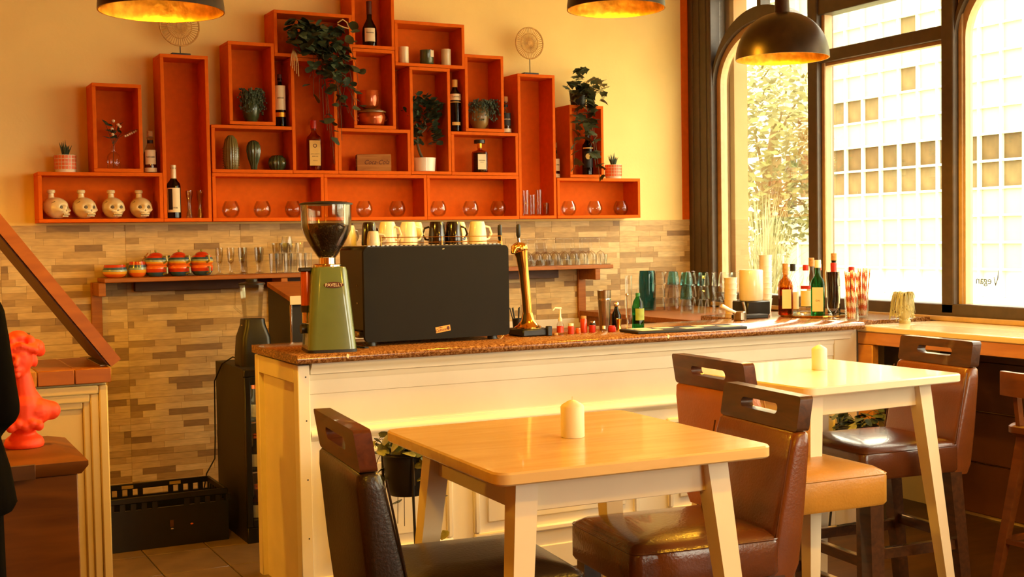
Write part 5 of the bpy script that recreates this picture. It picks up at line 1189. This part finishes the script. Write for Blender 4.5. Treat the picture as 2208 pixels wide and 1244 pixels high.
# ================================================================== PERSON AT THE LEFT EDGE
pe = thing('person', 'person in a dark coat and trousers standing at the left edge, back turned', 'person', (.095, 3.80, 0), 0)
mb = MB()   # one continuous body
capsule(mb, (0, 0, .98), (0, .01, 1.15), .135, .13); capsule(mb, (0, .01, 1.15), (0, 0, 1.33), .14, .125); capsule(mb, (-.13, 0, 1.36), (.13, 0, 1.36), .07, .07)
capsule(mb, (0, .01, 1.38), (0, .03, 1.50), .055, .052)
mb.ball((0, .045, 1.585), (.075, .092, .112), 20, 14); mb.ball((0, .085, 1.54), (.05, .05, .06), 14, 10)
mb.ball((0, .143, 1.565), (.012, .016, .02), 10, 8)
for s_ in (-1, 1):
    mb.ball((s_*.076, .04, 1.58), (.010, .02, .03), 10, 8)
    capsule(mb, (s_*.165, 0, 1.36), (s_*.205, -.01, 1.09), .05, .042); capsule(mb, (s_*.205, -.01, 1.09), (s_*.14, .16, .96), .04, .03)
    wx, wy, wz = s_*.14, .16, .96
    capsule(mb, (wx, wy, wz), (wx-s_*.055, wy+.055, wz-.01), .026, .030)
    for f_, (dx, dz, L) in enumerate(((-.02, .018, .065), (-.015, .004, .075), (-.012, -.010, .070), (-.008, -.024, .055))):
        b0 = Vector((wx-s_*.075, wy+.07, wz-.01+dz)); b1 = b0+Vector((-s_*L*.6, .012, -.006)); b2 = b1+Vector((-s_*L*.4, -.010, -.012)); capsule(mb, b0, b1, .0095, .009, 10); capsule(mb, b1, b2, .009, .0075, 10)
    capsule(mb, (wx-s_*.04, wy+.05, wz+.02), (wx-s_*.075, wy+.075, wz+.045), .011, .009, 10)
    capsule(mb, (s_*.095, 0, .92), (s_*.105, .01, .50), .085, .058); capsule(mb, (s_*.105, .01, .50), (s_*.11, -.02, .10), .055, .04); capsule(mb, (s_*.11, -.03, .06), (s_*.115, .13, .035), .042, .034)
remesh('body', mb, .0075, 2, M_SKIN, pe)
mb = MB()
capsule(mb, (0, 0, 1.0), (0, .01, 1.15), .165, .165); capsule(mb, (0, .01, 1.15), (0, 0, 1.34), .165, .135); capsule(mb, (-.135, 0, 1.36), (.135, 0, 1.36), .088, .088); capsule(mb, (0, .01, 1.38), (0, .02, 1.44), .075, .066)
mb.loft([[(.20*math.cos(a_*PI/12), .15*math.sin(a_*PI/12), 1.05) for a_ in range(24)], [(.235*math.cos(a_*PI/12), .17*math.sin(a_*PI/12), .92) for a_ in range(24)], [(.25*math.cos(a_*PI/12), .18*math.sin(a_*PI/12), .82) for a_ in range(24)], [(.235*math.cos(a_*PI/12), .17*math.sin(a_*PI/12), .795) for a_ in range(24)]])
for s_ in (-1, 1):
    capsule(mb, (s_*.165, 0, 1.36), (s_*.205, -.01, 1.09), .068, .060); capsule(mb, (s_*.205, -.01, 1.09), (s_*.15, .135, .98), .057, .045)
remesh('coat', mb, .010, 3, M_COAT, pe)
mb = MB()
for s_ in (-1, 1):
    capsule(mb, (s_*.105, 0, .90), (s_*.125, .01, .50), .105, .092); capsule(mb, (s_*.125, .01, .50), (s_*.125, -.015, .10), .090, .075)
capsule(mb, (-.08, 0, .93), (.08, 0, .93), .12, .12)
remesh('trousers', mb, .010, 3, M_TROUS, pe)
for s_ in (-1, 1):
    sh = MB(); capsule(sh, (s_*.11, -.045, .052), (s_*.115, .14, .042), .05, .042); sh.v = [(x, y, max(.001, z)) for x, y, z in sh.v]; remesh('shoe', sh, .008, 2, M_SHOE, pe)
hr = MB(); hr.ball((0, .03, 1.615), (.086, .096, .098), 18, 12); hr.ball((0, -.01, 1.56), (.075, .06, .09), 16, 10); remesh('hair', hr, .008, 3, M_HAIR, pe)

# ================================================================== TABLES
def table(label, loc, rz, s=.40):
    t = thing('bar_table', label, 'table', loc, rz, 'square bar tables')
    MB().loft([rrect(s-.004, s-.004, .034, .968), rrect(s, s, .038, .972), rrect(s, s, .038, .995), rrect(s-.004, s-.004, .034, 1.0)]).build('table_top', M_TABLE if 'birch' in label else M_TBLGLARE, t, sharp=30)
    i = s-.125
    for (x0, y0, x1, y1) in ((-i, -i-.012, i, -i+.012), (-i, i-.012, i, i+.012), (-i-.012, -i, -i+.012, i), (i-.012, -i, i+.012, i)):
        MB().box(x0, y0, .875, x1, y1, .967, .002).build('apron', M_TBLWH, t)
    for sx in (-1, 1):
        for sy in (-1, 1):
            MB().bar((sx*(i+.004), sy*(i+.004), .967), (sx*(i+.095), sy*(i+.095), 0), .062, .040).build('leg', M_TBLWH, t)
    return t
M_TBLGLARE = mat('white lacquer table top', '#efe3c8', .22, var=.02, vscale=4, coat=.3)  # same design as the front table, window reflection painted white
table('square birch topped bar table in the foreground', (1.695, 2.962, 0), math.radians(-2))
table('square white topped bar table nearer the window', (3.342, 3.843, 0), math.radians(1.8))
def candle(label, loc, r, h, tip):
    o = thing('pillar_candle', label, 'candle', loc)
    MB().lathe([(r-.001, 0), (r, .002), (r, h), (r*.9, h+tip*.3), (r*.25, h+tip), (.001, h+tip)], n=32).build('wax', M_WAX, o)
    MB().cyl((0, 0, h+tip-.002), (.001, 0, h+tip+.010), .0014, n=6).build('wick', M_WAX, o)
candle('ivory pillar candle on the foreground birch table', (1.704, 2.955, 1.0005), .033, .084, .018)
candle('ivory pillar candle on the white table by the window', (3.402, 3.885, 1.0005), .031, .082, .018)

# ================================================================== BAR CHAIRS
def slot_rail():
    n = 6
    def loop(hw, z0, z1, r): 
        pts = []
        for (sx, cz, a0) in ((1, z0+r, -PI/2), (1, z1-r, 0), (-1, z1-r, PI/2), (-1, z0+r, PI)):
            for i in range(n+1): a = a0+PI/2*i/n; pts.append((sx*(hw-r)+r*math.cos(a), cz+r*math.sin(a)))
        return pts
    o = loop(.221, .995, 1.10, .012); i = loop(.105, 1.034, 1.066, .0155); N = len(o); mb = MB(); vs = []
    for (lp, x) in ((o, -.022), (o, .022), (i, -.022), (i, .022)): vs += [(x-.245-(z-.7)*.16, y, z) for y, z in lp]
    fs = []
    for k in range(N):
        l = (k+1) % N; fs += [(k, l, N+l, N+k), (2*N+k, 3*N+k, 3*N+l, 2*N+l), (k, 2*N+k, 2*N+l, l), (N+k, N+l, 3*N+l, 3*N+k)]
    mb.add(vs, fs); return mb
def chair(label, loc, yaw, sc, mback, mseat, mtop):
    c = thing('bar_chair', label, 'chair', loc, yaw, 'leather bar chairs'); c.scale = (sc, sc, sc)
    slot_rail().build('top_rail', mtop, c, sharp=30)
    def sec(z, th, hw): x = -.245-(z-.7)*.16; return [(x+q[0], q[1], z) for q in [(px, py) for px, py, _ in rrect(th, hw, min(th, .025)*.9, 0, 4)]]
    MB().loft([sec(.56, .050, .215), sec(.60, .056, .222), sec(.75, .050, .225), sec(.95, .036, .225), sec(.985, .030, .223), sec(.993, .022, .218)]).build('backrest', mback, c, sharp=60)
    for s_ in (-1, 1): MB().tube([(-.245-(z-.7)*.16+.046-.03*(z-.7), s_*.222, z) for z in (.58, .7, .85, .975)], .003, 6).build('piping', mseat, c)
    # cushion with domed top
    def cs(h, ins, z): return rrect(.245-ins, .228-ins, .03, z, 5, .03)
    MB().loft([cs(0, .006, .575), cs(0, 0, .585), cs(0, 0, .675), cs(0, .006, .69), cs(0, .03, .705), cs(0, .08, .716), cs(0, .14, .720)]).build('seat', mseat, c, sharp=50)
    MB().tube([(q[0], q[1], .684) for q in rrect(.243, .226, .03, 0, 5, .03)], .0035, 6, closed=True).build('seat_piping', mseat, c)
    for sy in (-1, 1):
        MB().bar((.225, sy*.188, .575), (.235, sy*.196, 0), .058, .048).build('leg', M_CHAIRW, c)
        MB().bar((-.20, sy*.188, .575), (-.265, sy*.196, 0), .058, .048).build('leg', M_CHAIRW, c)
    for (p0, p1, z) in (((.23, -.17), (.23, .17), .24), ((-.235, -.17), (-.235, .17), .30), ((-.22, -.192), (.21, -.192), .27), ((-.22, .192), (.21, .192), .27)):
        MB().bar((p0[0], p0[1], z), (p1[0], p1[1], z), .022, .022, .04, .04, up=(0, 0, 1)).build('footrest', M_CHAIRW, c)
        MB().bar((p0[0], p0[1], z+.022), (p1[0], p1[1], z+.022), .024, .024, .004, .004, up=(0, 0, 1)).build('footrest_plate', M_CHROME, c)
    return c
def place(rx, ry, yaw, sc): f = (math.cos(yaw), math.sin(yaw)); return (rx+.309*sc*f[0], ry+.309*sc*f[1], 0)
for lab, rx, ry, yd, sc, mb_, ms_, mt_ in (
  ('dark brown leather bar chair in the left foreground', 1.045, 3.00, -6, 1.0, M_LEATHD, M_LEATHD, M_CHAIRWR),
  ('brown leather bar chair drawn up to the right of the birch table', 2.43, 3.015, 173.4, .98, M_LEATHT, M_LEATHS, M_CHAIRW),
  ('bar chair with plain orange tan back and ochre seat, between the tables', 2.60, 3.53, -2.9, 1.02, M_LEATHT2, M_LEATHY, M_CHAIRWR),
  ('brown leather bar chair between the white table and the window ledge', 4.02, 3.835, 175, 1.0, M_LEATHT, M_LEATHS, M_CHAIRW)):
    yaw = math.radians(yd); chair(lab, place(rx, ry, yaw, sc), yaw, sc, mb_, ms_, mt_)
# wooden stool by the ledge
s = thing('ledge_stool', 'wooden stool with a low backboard at the window ledge, right edge', 'stool', (4.38, 3.47, 0), math.radians(4))
MB().loft([rrect(.17, .18, .05, .70), rrect(.18, .19, .05, .71), rrect(.18, .19, .05, .735), rrect(.17, .18, .05, .745)]).build('seat', M_STOOLW, s)
rb = MB()
def bl_(z): return [(-.19-.03*(1-(y/.2)**2)+dx, y, z) for dx, y in [(0, -.2+.05*i) for i in range(9)]+[(.028, .2-.05*i) for i in range(9)]]
rb.loft([bl_(.865), bl_(.875), bl_(.955), bl_(.965)]); rb.build('backboard', M_STOOLW, s)
for y in (-.13, .13): MB().bar((-.185, y, .95), (-.16, y*.95, .74), .03, .03, .02, .02).build('back_post', M_STOOLW, s)
for sx in (-1, 1):
    for sy in (-1, 1): MB().bar((sx*.12, sy*.13, .70), (sx*.21, sy*.22, 0), .045, .030).build('leg', M_STOOLW, s)
for a_, b_ in (((-.18, -.185), (-.18, .185)), ((.18, -.185), (.18, .185)), ((-.17, -.19), (.17, -.19)), ((-.17, .19), (.17, .19))): MB().bar((a_[0], a_[1], .25), (b_[0], b_[1], .25), .02, .02, up=(0, 0, 1)).build('stretcher', M_STOOLW, s)

# ================================================================== FLOOR PLANTS BY THE BAR FRONT
def stand_plant(label, loc, seed, n, ztop=.70, wide=.16):
    rg = random.Random(seed); o = thing('plant_stand', label, 'potted plant', loc)
    MB().lathe([(.07, ztop-.20), (.085, ztop-.17), (.10, ztop-.02), (.096, ztop-.02), (.08, ztop-.16)], n=24, caps=False).build('pot', M_BLACKM, o)
    MB().lathe([(.001, ztop-.05), (.095, ztop-.05)], n=20, caps=False).build('soil', M_STEM, o)
    for q in range(3):
        a = 2*PI*q/3+.4; MB().tube([(.102*math.cos(a), .102*math.sin(a), ztop-.02), (.10*math.cos(a), .10*math.sin(a), ztop-.2), (.145*math.cos(a), .145*math.sin(a), 0)], .006, 8).build('leg', M_BLACKM, o)
    MB().tube([(.104*math.cos(2*PI*i/24), .104*math.sin(2*PI*i/24), ztop-.03) for i in range(24)], .005, 6, closed=True).build('ring', M_BLACKM, o)
    paths = []
    for q in range(n):
        a = rg.uniform(0, 2*PI); R_ = rg.uniform(.5, 1)*wide; paths.append(qbez((0, 0, ztop-.04), (R_*.8*math.cos(a), R_*.8*math.sin(a), ztop+.10), (R_*math.cos(a), R_*math.sin(a), rg.uniform(ztop-.42, ztop+.02)), 6))
    plant_leaves(o, paths, (LF_V, LF_G, LF_G), rg, 6, .02, (.8, 1.25), front=False)
stand_plant('trailing variegated plant on a thin black stand before the bar', (1.935, 4.74, 0), 51, 18)
stand_plant('trailing plant on a black stand at the right end of the bar front', (4.43, 4.78, 0), 52, 14, .60, .19)

# ================================================================== PENDANT LAMPS
def pendant(label, loc, power=LAMP_POWER, R_=.21):
    o = thing('pendant_lamp', label, 'lamp', loc)
    out = [(R_*math.cos(a)**.92, R_*1.0*math.sin(a)) for a in [PI/2*i/16 for i in range(16)]]+[(.03, R_*.999)]
    MB().lathe(out, n=48, caps=False).build('shade', M_LAMPOUT, o)
    inn = [(r-.005 if r > .03 else r-.002, z-.004 if z > .01 else z) for r, z in out]
    MB().lathe([(R_, 0)]+inn+[(.001, R_*.97)], n=48, caps=False).build('gold_lining', M_GOLD, o)
    MB().lathe([(.034, R_*.99), (.032, R_+.05), (.026, R_+.16), (.010, R_+.17)], n=20).build('stem_cap', M_LAMPOUT, o)
    MB().cyl((0, 0, R_+.17), (0, 0, CEIL-loc[2]-.02), .008, n=10).build('rod', M_LAMPOUT, o)
    MB().lathe([(.05, CEIL-loc[2]-.03), (.05, CEIL-loc[2]-.001)], n=20).build('ceiling_rose', M_LAMPOUT, o)
    MB().ball((0, 0, .10), .032, 16, 10).build('bulb', mat('glowing bulb', '#ffd080', .5, emit=(1, .62, .2), estr=38), o)
    MB().lathe([(.014, .14), (.016, .2)], n=12).build('lamp_holder', M_BRASS, o)
    l = bpy.data.lights.new('lamp_light', 'SPOT'); l.energy = power; l.color = LAMP_COL; l.shadow_soft_size = .05; l.spot_size = math.radians(172); l.spot_blend = .25
    lo = bpy.data.objects.new('lamp_light', l); COL.objects.link(lo); lo.parent = o; lo.location = (0, 0, .004)
pendant('black dome pendant lamp with gold lining at the upper left', (.897, 4.313, 2.343))
pendant('black dome pendant lamp with gold lining, middle of three', (2.851, 4.522, 2.524))
pendant('black dome pendant lamp hanging before the arched window', (3.702, 4.463, 2.349))

# unseen lamps of the same kind, added as fill for bar and left wall
pendant('black dome pendant lamp over the left counter, outside the picture', (-1.35, 5.7, 2.40), 95)
pendant('black dome pendant lamp over the seating behind the viewer', (.4, .6, 2.45), 70)
pendant('black dome pendant lamp over the window side seating', (2.9, 1.3, 2.45), 95)
